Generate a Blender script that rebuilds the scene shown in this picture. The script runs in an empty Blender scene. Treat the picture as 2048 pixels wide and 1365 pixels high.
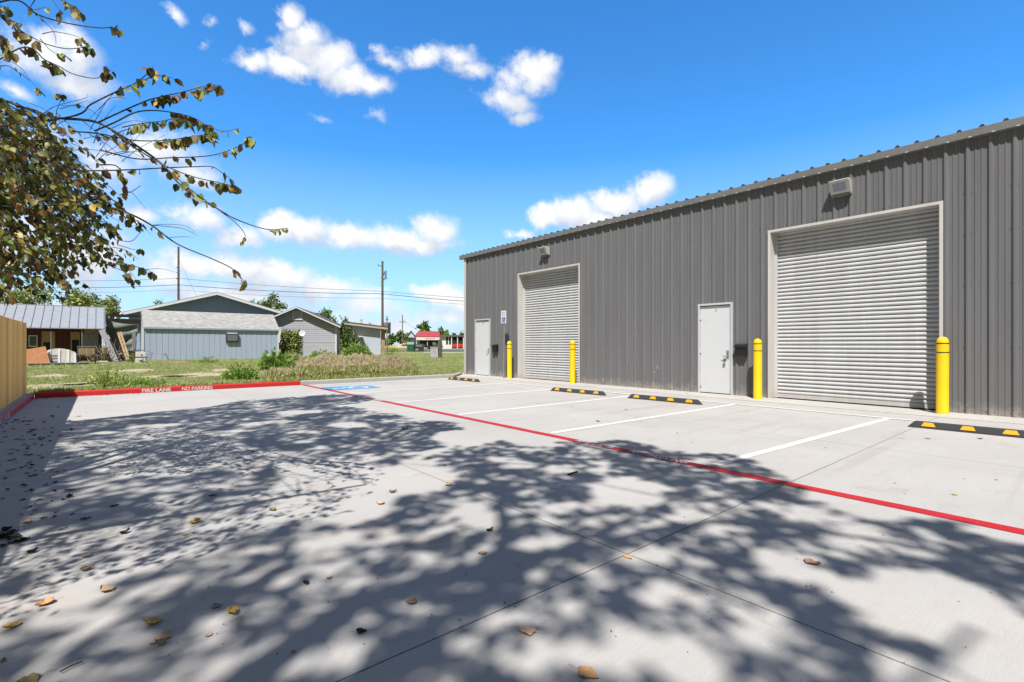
import bpy, bmesh, math, random
import numpy as np
from mathutils import Vector, Matrix, Euler
R = math.radians
random.seed(7); rng = np.random.default_rng(7)
scene = bpy.context.scene
COL = scene.collection
# ------------------------------------------------------------------ camera, sky, sun
F, CX, HY, HC, YAW = 983.9, 1024.0, 690.75, 1.268, R(39.85)     # photo focal length, centre, horizon, eye height, heading
SY, CY = math.sin(YAW), math.cos(YAW)
cam = bpy.data.cameras.new('camera'); camo = bpy.data.objects.new('camera', cam); COL.objects.link(camo)
camo.location = (0, 0, HC); camo.rotation_euler = (R(90), 0, -YAW)
cam.sensor_width = 36; cam.lens = F / 2048 * 36; cam.shift_y = 8.25 / 2048; cam.clip_start = .05; cam.clip_end = 4000
scene.camera = camo
SUN = Vector((.62, .51, -1.21)).normalized()                    # the way the light travels
sl = bpy.data.lights.new('sun', 'SUN'); sl.energy = 5.0; sl.angle = R(.53); sl.color = (1, .965, .92)
so = bpy.data.objects.new('sun', sl); COL.objects.link(so); so.rotation_euler = SUN.to_track_quat('-Z', 'Y').to_euler()
SUN_EL = math.asin(-SUN.z); SUN_AZ = math.atan2(-SUN.x, -SUN.y)
scene.view_settings.view_transform = 'Standard'; scene.view_settings.look = 'None'
scene.view_settings.exposure = 0.62; scene.view_settings.gamma = 1
scene.render.engine = 'CYCLES'

def dir_azel(u, v):
    x, z = (u - CX) / F, (HY - v) / F
    return math.atan2(SY + x * CY, CY - x * SY), math.atan(z / math.hypot(1, x))
CLOUDS = [  # photo-direction of each puff, radii, weight
 (590,40,34,32,.9),(622,78,48,34,1),(655,125,85,38,1),(700,160,80,30,1),(512,118,42,20,.8),(590,140,75,22,.9),(750,166,45,20,.8),
 (782,118,40,18,.55),(762,96,16,12,.4),(850,112,62,18,.6),(915,118,60,22,.6),(950,142,55,18,.6),
 (1060,148,62,34,.8),(1020,202,62,22,.75),(1088,128,36,22,.7),(1045,230,42,18,.55),(1020,165,40,30,.6),
 (485,60,34,16,.6),(340,22,26,14,.5),(760,240,26,14,.35),(650,243,24,10,.35),(415,45,16,9,.35),(408,72,18,9,.3),
 (1295,385,52,36,1),(1235,405,62,34,1),(1155,425,62,34,1),(1095,435,52,22,.9),(1042,466,34,10,.6),(1200,440,100,26,.9),
 (565,450,58,36,1),(625,462,60,34,1),(700,474,70,32,1),(790,478,80,34,1),(868,458,50,34,1),(850,486,75,20,.9),(480,470,55,30,.8),(405,435,55,32,.7),(370,420,40,22,.6),
 (480,535,90,40,.9),(560,556,90,44,.95),(400,530,70,36,.8),(640,580,110,34,.8),(330,556,60,36,.7),(480,590,220,40,.7),(720,610,130,36,.6),(760,650,200,44,.6),
 (885,592,70,28,.95),(850,584,40,20,.8),(900,628,90,34,.7),(960,600,90,40,.9),(1000,660,150,30,.6),
 (80,110,110,50,.8),(150,110,60,55,.8),(150,165,100,36,.75),(20,185,50,24,.7),(290,432,52,26,.9),(330,300,110,46,.7),(380,345,80,30,.65),(220,330,100,60,.6),
 (180,520,160,80,.7),(40,480,150,90,.7),(60,300,120,70,.5),(0,620,300,60,.6),
 (-300,300,160,70,.9),(-500,500,260,70,.9),(1500,560,200,60,.8),(2300,300,200,60,.9),(2600,450,260,60,.9),(-900,250,260,80,.9),(1750,620,300,50,.7)]
world = bpy.data.worlds.new('World'); scene.world = world; world.use_nodes = True
nt = world.node_tree; nt.nodes.clear()
def N(t, **k):
    n = nt.nodes.new(t)
    for a, b in k.items(): setattr(n, a, b)
    return n
def L(a, b): nt.links.new(a, b)
def M(op, a, b=None, c=None, clamp=False):
    n = N('ShaderNodeMath', operation=op, use_clamp=clamp)
    for i, x in enumerate((a, b, c)):
        if x is None: continue
        if isinstance(x, (int, float)): n.inputs[i].default_value = x
        else: L(x, n.inputs[i])
    return n.outputs[0]
def VM(op, a, b=None, c=None):
    n = N('ShaderNodeVectorMath', operation=op)
    for i, x in enumerate((a, b, c)):
        if x is None: continue
        if isinstance(x, (tuple, list)): n.inputs[i].default_value = x
        else: L(x, n.inputs[i])
    return n.outputs['Value'] if op == 'LENGTH' else n.outputs[0]
sky = N('ShaderNodeTexSky', sky_type='NISHITA', sun_disc=False)
sky.sun_elevation = SUN_EL; sky.sun_rotation = SUN_AZ; sky.altitude = 200; sky.air_density = 1.0; sky.dust_density = .35; sky.ozone_density = 2.2
tc = N('ShaderNodeTexCoord'); sep = N('ShaderNodeSeparateXYZ'); L(tc.outputs['Generated'], sep.inputs[0])
az = M('ARCTAN2', sep.outputs[0], sep.outputs[1]); el = M('ARCSINE', sep.outputs[2])
cmb = N('ShaderNodeCombineXYZ'); L(az, cmb.inputs[0]); L(el, cmb.inputs[1])
def noise(vec, sc, det, rough=.55):
    n = N('ShaderNodeTexNoise'); n.inputs['Scale'].default_value = sc; n.inputs['Detail'].default_value = det; n.inputs['Roughness'].default_value = rough
    L(vec, n.inputs['Vector']); return n
nA = noise(tc.outputs['Generated'], 9, 3); nB = noise(tc.outputs['Generated'], 24, 9, .66); nC = noise(tc.outputs['Generated'], 17, 7, .62)
wa = VM('MULTIPLY', VM('SUBTRACT', nA.outputs['Color'], (.5, .5, .5)), (.07, .05, 0))
wb = VM('MULTIPLY', VM('SUBTRACT', nB.outputs['Color'], (.5, .5, .5)), (.04, .035, 0))
P = VM('ADD', VM('ADD', cmb.outputs[0], wa), wb)
PUFFS = []
for (u, v, ru, rv, wt) in CLOUDS:
    a, e = dir_azel(u, v); k = math.hypot(1, (u - CX) / F); PUFFS.append((a, e, ru / F / k ** 2 * 1.12, rv / F / k * 1.12, wt))
PUFFS += [(2.6,.55,.5,.18,1),(-2.6,.5,.4,.16,1),(-1.6,.40,.3,.14,1),(1.95,.6,.3,.14,1),(2.2,.2,.5,.14,1),(-2.4,.15,.6,.12,1)]  # extra unseen clouds behind the camera, added as neutral white fill
def field(Pv):
    f = None
    for a, e, ra, re, wt in PUFFS:
        g = M('MULTIPLY', M('SUBTRACT', 1.0, VM('LENGTH', VM('MULTIPLY', VM('SUBTRACT', Pv, (a, e, 0)), (1 / ra, 1 / re, 0)))), wt)
        f = g if f is None else M('SMOOTH_MAX', f, g, .12)
    return f
acc = field(P); accu = field(VM('ADD', P, (-.012, .030, 0)))
dens = M('ADD', acc, M('MULTIPLY', M('SUBTRACT', nB.outputs['Fac'], .5), 1.15))
mr = N('ShaderNodeMapRange', interpolation_type='SMOOTHSTEP'); L(dens, mr.inputs['Value']); mr.inputs['From Min'].default_value = -.02; mr.inputs['From Max'].default_value = .64
cov = mr.outputs[0]
low = M('MULTIPLY', M('SUBTRACT', .36, el, clamp=True), 2.9, clamp=True)      # thin milky air close to the horizon
shade = M('ADD', M('ADD', M('MULTIPLY', M('SUBTRACT', nC.outputs['Fac'], .5), 2.0), .46), M('MULTIPLY', M('SUBTRACT', acc, accu), 1.15), clamp=True)
ccol = N('ShaderNodeMix', data_type='RGBA'); ccol.inputs[6].default_value = (.56, .62, .74, 1); ccol.inputs[7].default_value = (.89, .90, .91, 1); L(shade, ccol.inputs[0])
hs = N('ShaderNodeHueSaturation'); L(sky.outputs[0], hs.inputs['Color']); hs.inputs['Saturation'].default_value = 1.15; hs.inputs['Value'].default_value = .148
tint = N('ShaderNodeMix', data_type='RGBA', blend_type='MULTIPLY'); tint.inputs[0].default_value = 1; L(hs.outputs[0], tint.inputs[6]); tint.inputs[7].default_value = (.54, 1.19, 1.56, 1)
hz = N('ShaderNodeMix', data_type='RGBA'); L(M('MULTIPLY', low, .8), hz.inputs[0]); L(tint.outputs[2], hz.inputs[6]); hz.inputs[7].default_value = (.54, .66, .84, 1)
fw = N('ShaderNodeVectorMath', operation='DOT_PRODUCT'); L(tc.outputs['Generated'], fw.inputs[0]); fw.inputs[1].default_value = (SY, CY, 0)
nD = noise(tc.outputs['Generated'], 2.6, 7, .6)                  # unseen grey cloud added overhead and behind the camera for neutral fill light
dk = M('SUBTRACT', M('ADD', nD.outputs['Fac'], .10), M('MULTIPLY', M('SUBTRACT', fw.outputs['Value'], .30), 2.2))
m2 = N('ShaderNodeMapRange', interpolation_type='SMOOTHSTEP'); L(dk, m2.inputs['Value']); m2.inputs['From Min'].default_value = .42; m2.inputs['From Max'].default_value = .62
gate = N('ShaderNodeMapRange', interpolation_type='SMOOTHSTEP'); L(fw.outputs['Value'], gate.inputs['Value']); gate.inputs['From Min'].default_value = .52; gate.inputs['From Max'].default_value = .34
fill_deck = N('ShaderNodeMix', data_type='RGBA'); L(nC.outputs['Fac'], fill_deck.inputs[0]); fill_deck.inputs[6].default_value = (.15, .165, .19, 1); fill_deck.inputs[7].default_value = (.27, .29, .325, 1)
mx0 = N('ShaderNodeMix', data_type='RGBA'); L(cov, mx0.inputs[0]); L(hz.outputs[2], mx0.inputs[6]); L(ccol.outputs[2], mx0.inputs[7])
mx = N('ShaderNodeMix', data_type='RGBA'); L(M('MULTIPLY', m2.outputs[0], gate.outputs[0]), mx.inputs[0]); L(mx0.outputs[2], mx.inputs[6]); L(fill_deck.outputs[2], mx.inputs[7])
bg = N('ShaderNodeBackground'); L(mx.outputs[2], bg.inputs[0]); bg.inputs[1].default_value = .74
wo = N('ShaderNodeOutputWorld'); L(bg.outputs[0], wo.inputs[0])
world.cycles.sampling_method = 'MANUAL'; world.cycles.sample_map_resolution = 512

# ------------------------------------------------------------------ helpers
def gp(u, v, z=0.0):                      # photo point -> place on the plane at height z
    d = (HC - z) * F / (v - HY); l = (u - CX) / F * d
    return Vector((d * SY + l * CY, d * CY - l * SY, z))
def dp(u, v, d):                          # photo point -> place at depth d
    l = (u - CX) / F * d
    return Vector((d * SY + l * CY, d * CY - l * SY, HC - (v - HY) * d / F))
def wy(u, X):                             # photo column -> Y on the plane at X
    return X / math.tan(math.atan((u - CX) / F) + YAW)
def to_px(X, Y, Z=0):
    d = X * SY + Y * CY; l = X * CY - Y * SY
    return CX + F * l / d, HY - F * (Z - HC) / d

class MB:
    def __init__(s): s.v = []; s.f = []; s.m = []
    def face(s, pts, mi=0):
        n = len(s.v); s.v += [tuple(p) for p in pts]; s.f.append(tuple(range(n, n + len(pts)))); s.m.append(mi)
    def box(s, x0, x1, y0, y1, z0, z1, mi=0, M_=None):
        n = len(s.v)
        c = [(x0,y0,z0),(x1,y0,z0),(x1,y1,z0),(x0,y1,z0),(x0,y0,z1),(x1,y0,z1),(x1,y1,z1),(x0,y1,z1)]
        if M_: c = [tuple(M_ @ Vector(p)) for p in c]
        s.v += c
        for f in ((0,3,2,1),(4,5,6,7),(0,1,5,4),(1,2,6,5),(2,3,7,6),(3,0,4,7)):
            s.f.append(tuple(n + i for i in f)); s.m.append(mi)
        return s
    def prism(s, prof, fn, a, b, mi=0, cap=True):         # closed profile [(p,q)], fn(p,q,t)->xyz
        n = len(s.v); k = len(prof)
        s.v += [tuple(fn(p, q, a)) for p, q in prof] + [tuple(fn(p, q, b)) for p, q in prof]
        for i in range(k):
            j = (i + 1) % k; s.f.append((n + i, n + j, n + k + j, n + k + i)); s.m.append(mi)
        if cap:
            s.f.append(tuple(n + i for i in range(k))[::-1]); s.m.append(mi)
            s.f.append(tuple(n + k + i for i in range(k))); s.m.append(mi)
        return s
    def tube(s, pts, rad, n=8, mi=0, cap=True):
        pts = [Vector(p) for p in pts]; base = len(s.v); up = Vector((0, 0, 1))
        for i, p in enumerate(pts):
            t = (pts[min(i + 1, len(pts) - 1)] - pts[max(i - 1, 0)])
            t = t.normalized() if t.length > 1e-6 else Vector((0, 0, 1))
            a = t.cross(up)
            if a.length < 1e-3: a = t.cross(Vector((1, 0, 0)))
            a.normalize(); b = t.cross(a)
            r = rad[i] if isinstance(rad, (list, tuple)) else rad
            for k in range(n):
                an = 2 * math.pi * k / n
                s.v.append(tuple(p + a * (r * math.cos(an)) + b * (r * math.sin(an))))
        for i in range(len(pts) - 1):
            for k in range(n):
                q = (k + 1) % n
                s.f.append((base + i*n + k, base + i*n + q, base + (i+1)*n + q, base + (i+1)*n + k)); s.m.append(mi)
        if cap:
            s.f.append(tuple(base + k for k in range(n))[::-1]); s.m.append(mi)
            s.f.append(tuple(base + (len(pts)-1)*n + k for k in range(n))); s.m.append(mi)
        return s
    def build(s, name, mats, parent=None, smooth=False, bevel=0, loc=None):
        me = bpy.data.meshes.new(name); me.from_pydata(s.v, [], s.f)
        if not isinstance(mats, (list, tuple)): mats = [mats]
        for m in mats: me.materials.append(m)
        if len(mats) > 1: me.polygons.foreach_set('material_index', s.m)
        bm = bmesh.new(); bm.from_mesh(me); bmesh.ops.recalc_face_normals(bm, faces=bm.faces) if s.recalc else None
        bm.to_mesh(me); bm.free()
        if smooth: me.polygons.foreach_set('use_smooth', [True] * len(me.polygons))
        me.update()
        o = bpy.data.objects.new(name, me); COL.objects.link(o)
        if parent: o.parent = parent
        if loc: o.location = loc
        if bevel:
            b = o.modifiers.new('bevel', 'BEVEL'); b.width = bevel; b.segments = 2; b.limit_method = 'ANGLE'; b.angle_limit = R(40)
        return o
    recalc = True
def tag(o, label, cat, group=None, kind=None):
    o['label'] = label; o['category'] = cat
    if group: o['group'] = group
    if kind: o['kind'] = kind
    return o
def struct(o, kind='structure'): o['kind'] = kind; return o
def empty(name, loc, label, cat, rz=0, group=None, rot=None):
    o = bpy.data.objects.new(name, None); COL.objects.link(o); o.location = loc; o.rotation_euler = rot or (0, 0, rz); o.empty_display_size = .2
    return tag(o, label, cat, group)
def copy_tree(o, parent=None):
    c = o.copy(); COL.objects.link(c)
    if parent: c.parent = parent
    for ch in list(o.children): copy_tree(ch, c)
    return c

# ------------------------------------------------------------------ materials
KA = .76
def mat(name, col, rough=.6, metal=0, var=0, vscale=6, bump=0, bscale=60, spec=.5, stretch=None, attr=None, transl=0, extra=None):
    col = tuple(c * KA for c in col)
    m = bpy.data.materials.new(name); m.use_nodes = True; t = m.node_tree; ns = t.nodes; bs = ns['Principled BSDF']
    bs.inputs['Roughness'].default_value = rough; bs.inputs['Metallic'].default_value = metal; bs.inputs['Specular IOR Level'].default_value = spec
    bs.inputs['Base Color'].default_value = (*col, 1)
    tc = ns.new('ShaderNodeTexCoord'); vec = tc.outputs['Object']
    if stretch:
        mp = ns.new('ShaderNodeMapping'); mp.inputs['Scale'].default_value = stretch; t.links.new(vec, mp.inputs[0]); vec = mp.outputs[0]
    src = None
    if attr:
        a = ns.new('ShaderNodeAttribute'); a.attribute_name = attr; src = a.outputs['Color']
    if var:
        n = ns.new('ShaderNodeTexNoise'); n.inputs['Scale'].default_value = vscale; n.inputs['Detail'].default_value = 6; n.inputs['Roughness'].default_value = .65; t.links.new(vec, n.inputs['Vector'])
        rp = ns.new('ShaderNodeMapRange'); t.links.new(n.outputs['Fac'], rp.inputs['Value']); rp.inputs['From Min'].default_value = .25; rp.inputs['From Max'].default_value = .75
        rp.inputs['To Min'].default_value = 1 - var; rp.inputs['To Max'].default_value = 1 + var
        h = ns.new('ShaderNodeHueSaturation'); t.links.new(rp.outputs[0], h.inputs['Value'])
        if src: t.links.new(src, h.inputs['Color'])
        else: h.inputs['Color'].default_value = (*col, 1)
        src = h.outputs[0]
    if src: t.links.new(src, bs.inputs['Base Color'])
    if bump:
        n2 = ns.new('ShaderNodeTexNoise'); n2.inputs['Scale'].default_value = bscale; n2.inputs['Detail'].default_value = 4; t.links.new(vec, n2.inputs['Vector'])
        b = ns.new('ShaderNodeBump'); b.inputs['Strength'].default_value = bump; b.inputs['Distance'].default_value = .02; t.links.new(n2.outputs['Fac'], b.inputs['Height']); t.links.new(b.outputs[0], bs.inputs['Normal'])
    if transl:
        tr = ns.new('ShaderNodeBsdfTranslucent'); ms = ns.new('ShaderNodeMixShader'); ms.inputs[0].default_value = transl
        if src: t.links.new(src, tr.inputs[0])
        else: tr.inputs[0].default_value = (*col, 1)
        t.links.new(bs.outputs[0], ms.inputs[1]); t.links.new(tr.outputs[0], ms.inputs[2]); t.links.new(ms.outputs[0], ns['Material Output'].inputs[0])
    return m
class NT:                                # small helper for richer node graphs
    def __init__(s, m): s.t = m.node_tree
    def n(s, typ, ins=None, **k):
        nd = s.t.nodes.new(typ)
        for a, b in k.items(): setattr(nd, a, b)
        for a, b in (ins or {}).items():
            if hasattr(b, 'is_output'): s.t.links.new(b, nd.inputs[a])
            else: nd.inputs[a].default_value = b
        return nd
    def ramp(s, fac, stops):
        nd = s.t.nodes.new('ShaderNodeValToRGB'); s.t.links.new(fac, nd.inputs[0]); cr = nd.color_ramp
        while len(cr.elements) < len(stops): cr.elements.new(.5)
        for e, (p, c) in zip(cr.elements, stops): e.position = p; e.color = (*c, 1) if len(c) == 3 else c
        return nd.outputs[0]
    def mix(s, fac, a, b, bt='MIX'):
        nd = s.n('ShaderNodeMix', data_type='RGBA', blend_type=bt)
        for i, x in ((0, fac), (6, a), (7, b)):
            if hasattr(x, 'is_output'): s.t.links.new(x, nd.inputs[i])
            elif i == 0: nd.inputs[0].default_value = x
            else: nd.inputs[i].default_value = (*x, 1)
        return nd.outputs[2]

# concrete of the lot
def concrete(name, base=(.505,.488,.466), joints=True, dark=1.0):
    base = tuple(b * KA for b in base); m = mat(name, base, rough=.88, spec=.25); g = NT(m); bs = m.node_tree.nodes['Principled BSDF']
    co = g.n('ShaderNodeTexCoord').outputs['Object']
    big = g.n('ShaderNodeTexNoise', {'Vector': co, 'Scale': .55, 'Detail': 6, 'Roughness': .62}).outputs['Fac']
    st = g.n('ShaderNodeMapping', {'Vector': co, 'Scale': (.35, 2.4, 1), 'Rotation': (0, 0, R(8))}).outputs[0]
    streak = g.n('ShaderNodeTexNoise', {'Vector': st, 'Scale': 1.7, 'Detail': 7, 'Roughness': .7}).outputs['Fac']
    fine = g.n('ShaderNodeTexNoise', {'Vector': co, 'Scale': 90, 'Detail': 3, 'Roughness': .7}).outputs['Fac']
    brm = g.n('ShaderNodeMapping', {'Vector': co, 'Scale': (6, 170, 1), 'Rotation': (0, 0, R(-3))}).outputs[0]
    broom = g.n('ShaderNodeTexNoise', {'Vector': brm, 'Scale': 1, 'Detail': 3, 'Roughness': .7}).outputs['Fac']
    c = g.mix(g.ramp(big, [(.3, (0,0,0)), (.75, (1,1,1))]), tuple(b * .90 for b in base), tuple(min(1, b * 1.08) for b in base))
    c = g.mix(g.ramp(streak, [(.32, (.90,.90,.895)), (.5, (1,1,1)), (.70, (1.0,.985,.965)), (.9, (.90,.86,.83))]), (0,0,0), c, 'MIX') if False else g.mix(1.0, c, g.ramp(streak, [(.28, (.88,.885,.89)), (.46, (1,1,1)), (.62, (1,.985,.97)), (.8, (.93,.89,.87))]), 'MULTIPLY')
    c = g.mix(.55, c, g.ramp(fine, [(.25, (.80,.80,.80)), (.5, (1,1,1)), (.8, (1,1,1))]), 'MULTIPLY')
    c = g.mix(.45, c, g.ramp(broom, [(.3, (.82,.82,.82)), (.6, (1,1,1))]), 'MULTIPLY')
    # small dark specks of dirt
    vo = g.n('ShaderNodeTexVoronoi', {'Vector': co, 'Scale': 3.1, 'Randomness': 1}).outputs['Distance']
    c = g.mix(1.0, c, g.ramp(vo, [(.018, (.35,.33,.3)), (.03, (1,1,1))]), 'MULTIPLY')
    stain = g.n('ShaderNodeTexNoise', {'Vector': co, 'Scale': 1.3, 'Detail': 8, 'Roughness': .75, 'Distortion': .6}).outputs['Fac']
    c = g.mix(1.0, c, g.ramp(stain, [(.31, (.80,.73,.68)), (.41, (1,1,1))]), 'MULTIPLY')
    ty = g.n('ShaderNodeTexNoise', {'Vector': g.n('ShaderNodeMapping', {'Vector': co, 'Scale': (.10, 1.5, 1), 'Rotation': (0, 0, R(-14))}).outputs[0], 'Scale': 1.3, 'Detail': 5, 'Roughness': .6, 'Distortion': .3}).outputs['Fac']
    c = g.mix(1.0, c, g.ramp(ty, [(.58, (1,1,1)), (.67, (.90,.885,.87)), (.76, (1,1,1))]), 'MULTIPLY')
    rs = g.n('ShaderNodeTexNoise', {'Vector': co, 'Scale': .9, 'Detail': 6, 'Roughness': .6}).outputs['Color']
    rr = g.n('ShaderNodeSeparateXYZ', {'Vector': rs}).outputs[1]
    c = g.mix(1.0, c, g.ramp(rr, [(.60, (1,1,1)), (.74, (1.0,.94,.89))]), 'MULTIPLY')
    if joints:
        sx = g.n('ShaderNodeSeparateXYZ', {'Vector': co})
        wob = g.n('ShaderNodeTexNoise', {'Vector': co, 'Scale': 9, 'Detail': 4}).outputs['Fac']
        wv = g.n('ShaderNodeMath', {0: wob, 1: .006}, operation='MULTIPLY').outputs[0]
        ms = []
        for ax, off, per in ((0, 2.452, 4.86), (1, 1.845, 4.55)):
            a = g.n('ShaderNodeMath', {0: sx.outputs[ax], 1: wv}, operation='ADD').outputs[0]
            a = g.n('ShaderNodeMath', {0: a, 1: off + .003}, operation='SUBTRACT').outputs[0]
            a = g.n('ShaderNodeMath', {0: a, 1: per}, operation='PINGPONG').outputs[0] if False else g.n('ShaderNodeMath', {0: a, 1: per / 1.0}, operation='FLOORED_MODULO').outputs[0]
            b = g.n('ShaderNodeMath', {0: per, 1: a}, operation='SUBTRACT').outputs[0]
            ms.append(g.n('ShaderNodeMath', {0: a, 1: b}, operation='MINIMUM').outputs[0])
        d = g.n('ShaderNodeMath', {0: ms[0], 1: ms[1]}, operation='MINIMUM').outputs[0]
        jr = g.n('ShaderNodeMapRange', {'Value': d, 'From Min': .0022, 'From Max': .0062}).outputs[0]
        brk = g.ramp(g.n('ShaderNodeTexNoise', {'Vector': co, 'Scale': 12, 'Detail': 5, 'Roughness': .7}).outputs['Fac'], [(.35, (.16,.15,.14)), (.62, (.42,.40,.37))])
        c = g.mix(jr, g.mix(1.0, c, brk, 'MULTIPLY'), c)
        hh = g.n('ShaderNodeMath', {0: jr, 1: 1.5}, operation='MULTIPLY').outputs[0]
    else: hh = None
    m.node_tree.links.new(c, bs.inputs['Base Color'])
    hb = g.n('ShaderNodeMath', {0: broom, 1: fine}, operation='ADD').outputs[0]
    if hh: hb = g.n('ShaderNodeMath', {0: hb, 1: hh}, operation='ADD').outputs[0]
    b = g.n('ShaderNodeBump', {'Height': hb, 'Strength': .22, 'Distance': .004}); m.node_tree.links.new(b.outputs[0], bs.inputs['Normal'])
    return m
def paint(name, col, chips=.5, under=(.50,.46,.42)):       # worn paint over concrete
    col = tuple(c * KA for c in col); under = tuple(c * KA for c in under); m = mat(name, col, rough=.6, spec=.35); g = NT(m); bs = m.node_tree.nodes['Principled BSDF']
    co = g.n('ShaderNodeTexCoord').outputs['Object']
    n = g.n('ShaderNodeTexNoise', {'Vector': co, 'Scale': 38, 'Detail': 6, 'Roughness': .8}).outputs['Fac']
    n2 = g.n('ShaderNodeTexNoise', {'Vector': co, 'Scale': 2.5, 'Detail': 5}).outputs['Fac']
    c = g.mix(g.ramp(n2, [(.3, (0,0,0)), (.8, (1,1,1))]), tuple(x * .86 for x in col), col)
    c = g.mix(g.ramp(n, [(.22 + .06 * chips, (1,1,1)), (.27 + .06 * chips, (0,0,0))]), c, under)
    m.node_tree.links.new(c, bs.inputs['Base Color'])
    b = g.n('ShaderNodeBump', {'Height': n, 'Strength': .25, 'Distance': .004}); m.node_tree.links.new(b.outputs[0], bs.inputs['Normal'])
    return m
MC = concrete('lot_concrete'); MC2 = concrete('plain_concrete', base=(.54,.522,.49), joints=False)
MCG = concrete('kerb_concrete', base=(.46,.45,.43), joints=False)
M_red = paint('red_paint', (.56,.018,.026), 1.3); M_redk = paint('red_kerb_paint', (.60,.024,.026), .9)
M_wline = paint('white_line_paint', (.86,.85,.82), 1.2); M_wtxt = paint('white_letter_paint', (.72,.66,.64), 1.4, (.5,.04,.05)); M_blue = paint('blue_paint', (.08,.34,.60), 1.0)
def panel_metal(name, col, rough=.42, dirt=0):                      # painted steel sheet with slight oil-canning
    col = tuple(c * KA for c in col); m = mat(name, col, rough=rough, spec=.5); g = NT(m); bs = m.node_tree.nodes['Principled BSDF']
    co = g.n('ShaderNodeTexCoord').outputs['Object']
    mp = g.n('ShaderNodeMapping', {'Vector': co, 'Scale': (1, 1.6, .12)}).outputs[0]
    n = g.n('ShaderNodeTexNoise', {'Vector': mp, 'Scale': 2.2, 'Detail': 5, 'Roughness': .6}).outputs['Fac']
    c = g.mix(g.ramp(n, [(.3, (0,0,0)), (.7, (1,1,1))]), tuple(x * .90 for x in col), tuple(x * 1.08 for x in col))
    mp2 = g.n('ShaderNodeMapping', {'Vector': co, 'Scale': (9, 9, .7)}).outputs[0]
    n2 = g.n('ShaderNodeTexNoise', {'Vector': mp2, 'Scale': 3, 'Detail': 6, 'Roughness': .75}).outputs['Fac']
    c = g.mix(.5, c, g.ramp(n2, [(.35, (.88,.87,.86)), (.6, (1,1,1))]), 'MULTIPLY')
    m.node_tree.links.new(c, bs.inputs['Base Color'])
    sz = g.n('ShaderNodeSeparateXYZ', {'Vector': co}).outputs[2]
    n3 = g.n('ShaderNodeTexNoise', {'Vector': co, 'Scale': 5, 'Detail': 7, 'Roughness': .75}).outputs['Fac']
    zz = g.n('ShaderNodeMath', {0: sz, 1: g.n('ShaderNodeMath', {0: n3, 1: .9}, operation='MULTIPLY').outputs[0]}, operation='SUBTRACT').outputs[0]
    dm = g.n('ShaderNodeMapRange', {'Value': zz, 'From Min': -.22, 'From Max': -.48}).outputs[0]
    if dirt: c = g.mix(g.n('ShaderNodeMath', {0: dm, 1: dirt}, operation='MULTIPLY').outputs[0], c, (.36, .31, .26))   # dust splashed up from the slab
    m.node_tree.links.new(c, bs.inputs['Base Color'])
    b = g.n('ShaderNodeBump', {'Height': n, 'Strength': .25, 'Distance': .03}); m.node_tree.links.new(b.outputs[0], bs.inputs['Normal'])
    return m
M_wall = panel_metal('grey_wall_panel', (.172,.173,.180), .36, dirt=.55); M_fascia = panel_metal('grey_trim', (.20,.195,.19)); M_trimw = panel_metal('white_trim', (.63,.615,.59), .5, dirt=.6)
M_roof = panel_metal('dark_roof_panel', (.06,.06,.062)); M_curt = panel_metal('light_grey_curtain', (.56,.57,.58), .45, dirt=.5)
M_galv = mat('galvanised_steel', (.42,.43,.44), .4, .6, var=.12); M_scr = mat('screw_head', (.12,.12,.12), .5, .5)
M_doorw = mat('white_door_paint', (.68,.695,.71), .5, var=.03, vscale=3); M_doorf = mat('door_frame_paint', (.58,.585,.60), .5, var=.05)
M_black = mat('black_plastic', (.012,.012,.013), .45); M_seal = mat('black_rubber', (.02,.02,.02), .8)
M_yel = paint('yellow_sleeve', (1.0,.64,.004), .15, (.45,.30,.05)); M_band = mat('dark_reflective_band', (.05,.055,.02), .4)
M_rub = mat('recycled_rubber', (.045,.045,.048), .85, var=.3, vscale=60, bump=.5, bscale=160); M_refl = mat('yellow_reflector', (.80,.42,.02), .35, var=.12, vscale=25)
M_lens = mat('lamp_lens', (.30,.33,.42), .3); M_lamph = mat('lamp_housing', (.50,.51,.47), .5, var=.08); M_lampd = mat('lamp_housing_dark', (.12,.12,.12), .5)
M_signw = mat('sign_white', (.78,.80,.80), .4); M_signb = mat('sign_blue', (.02,.11,.36), .4); M_signg = mat('sign_green_ink', (.25,.36,.31), .5)
def wood(name, col, var=.25, sc=1.0):
    m = mat(name, col, rough=.8, spec=.25); g = NT(m); bs = m.node_tree.nodes['Principled BSDF']
    co = g.n('ShaderNodeTexCoord').outputs['Object']
    at = g.n('ShaderNodeAttribute'); at.attribute_name = 'Col'
    mp = g.n('ShaderNodeMapping', {'Vector': co, 'Scale': (22 * sc, 22 * sc, .8 * sc)}).outputs[0]
    n = g.n('ShaderNodeTexNoise', {'Vector': mp, 'Scale': 1.5, 'Detail': 7, 'Roughness': .7, 'Distortion': .4}).outputs['Fac']
    kn = g.n('ShaderNodeTexVoronoi', {'Vector': g.n('ShaderNodeMapping', {'Vector': co, 'Scale': (3, 7, 2.2)}).outputs[0], 'Scale': 1.2}).outputs['Distance']
    c = g.mix(g.ramp(n, [(.3, (0,0,0)), (.7, (1,1,1))]), tuple(x * (1 - var) for x in col), tuple(min(1, x * (1 + var * .6)) for x in col))
    c = g.mix(1, c, g.ramp(kn, [(.05, (.45,.33,.25)), (.09, (1,1,1))]), 'MULTIPLY')
    m.node_tree.links.new(c, bs.inputs['Base Color']); return m
M_fence = wood('new_cedar_board', (.95,.50,.13)); M_fence2 = wood('new_cedar_board_darker', (.80,.38,.09)); M_fence3 = wood('new_cedar_board_pale', (1.0,.58,.19))
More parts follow.
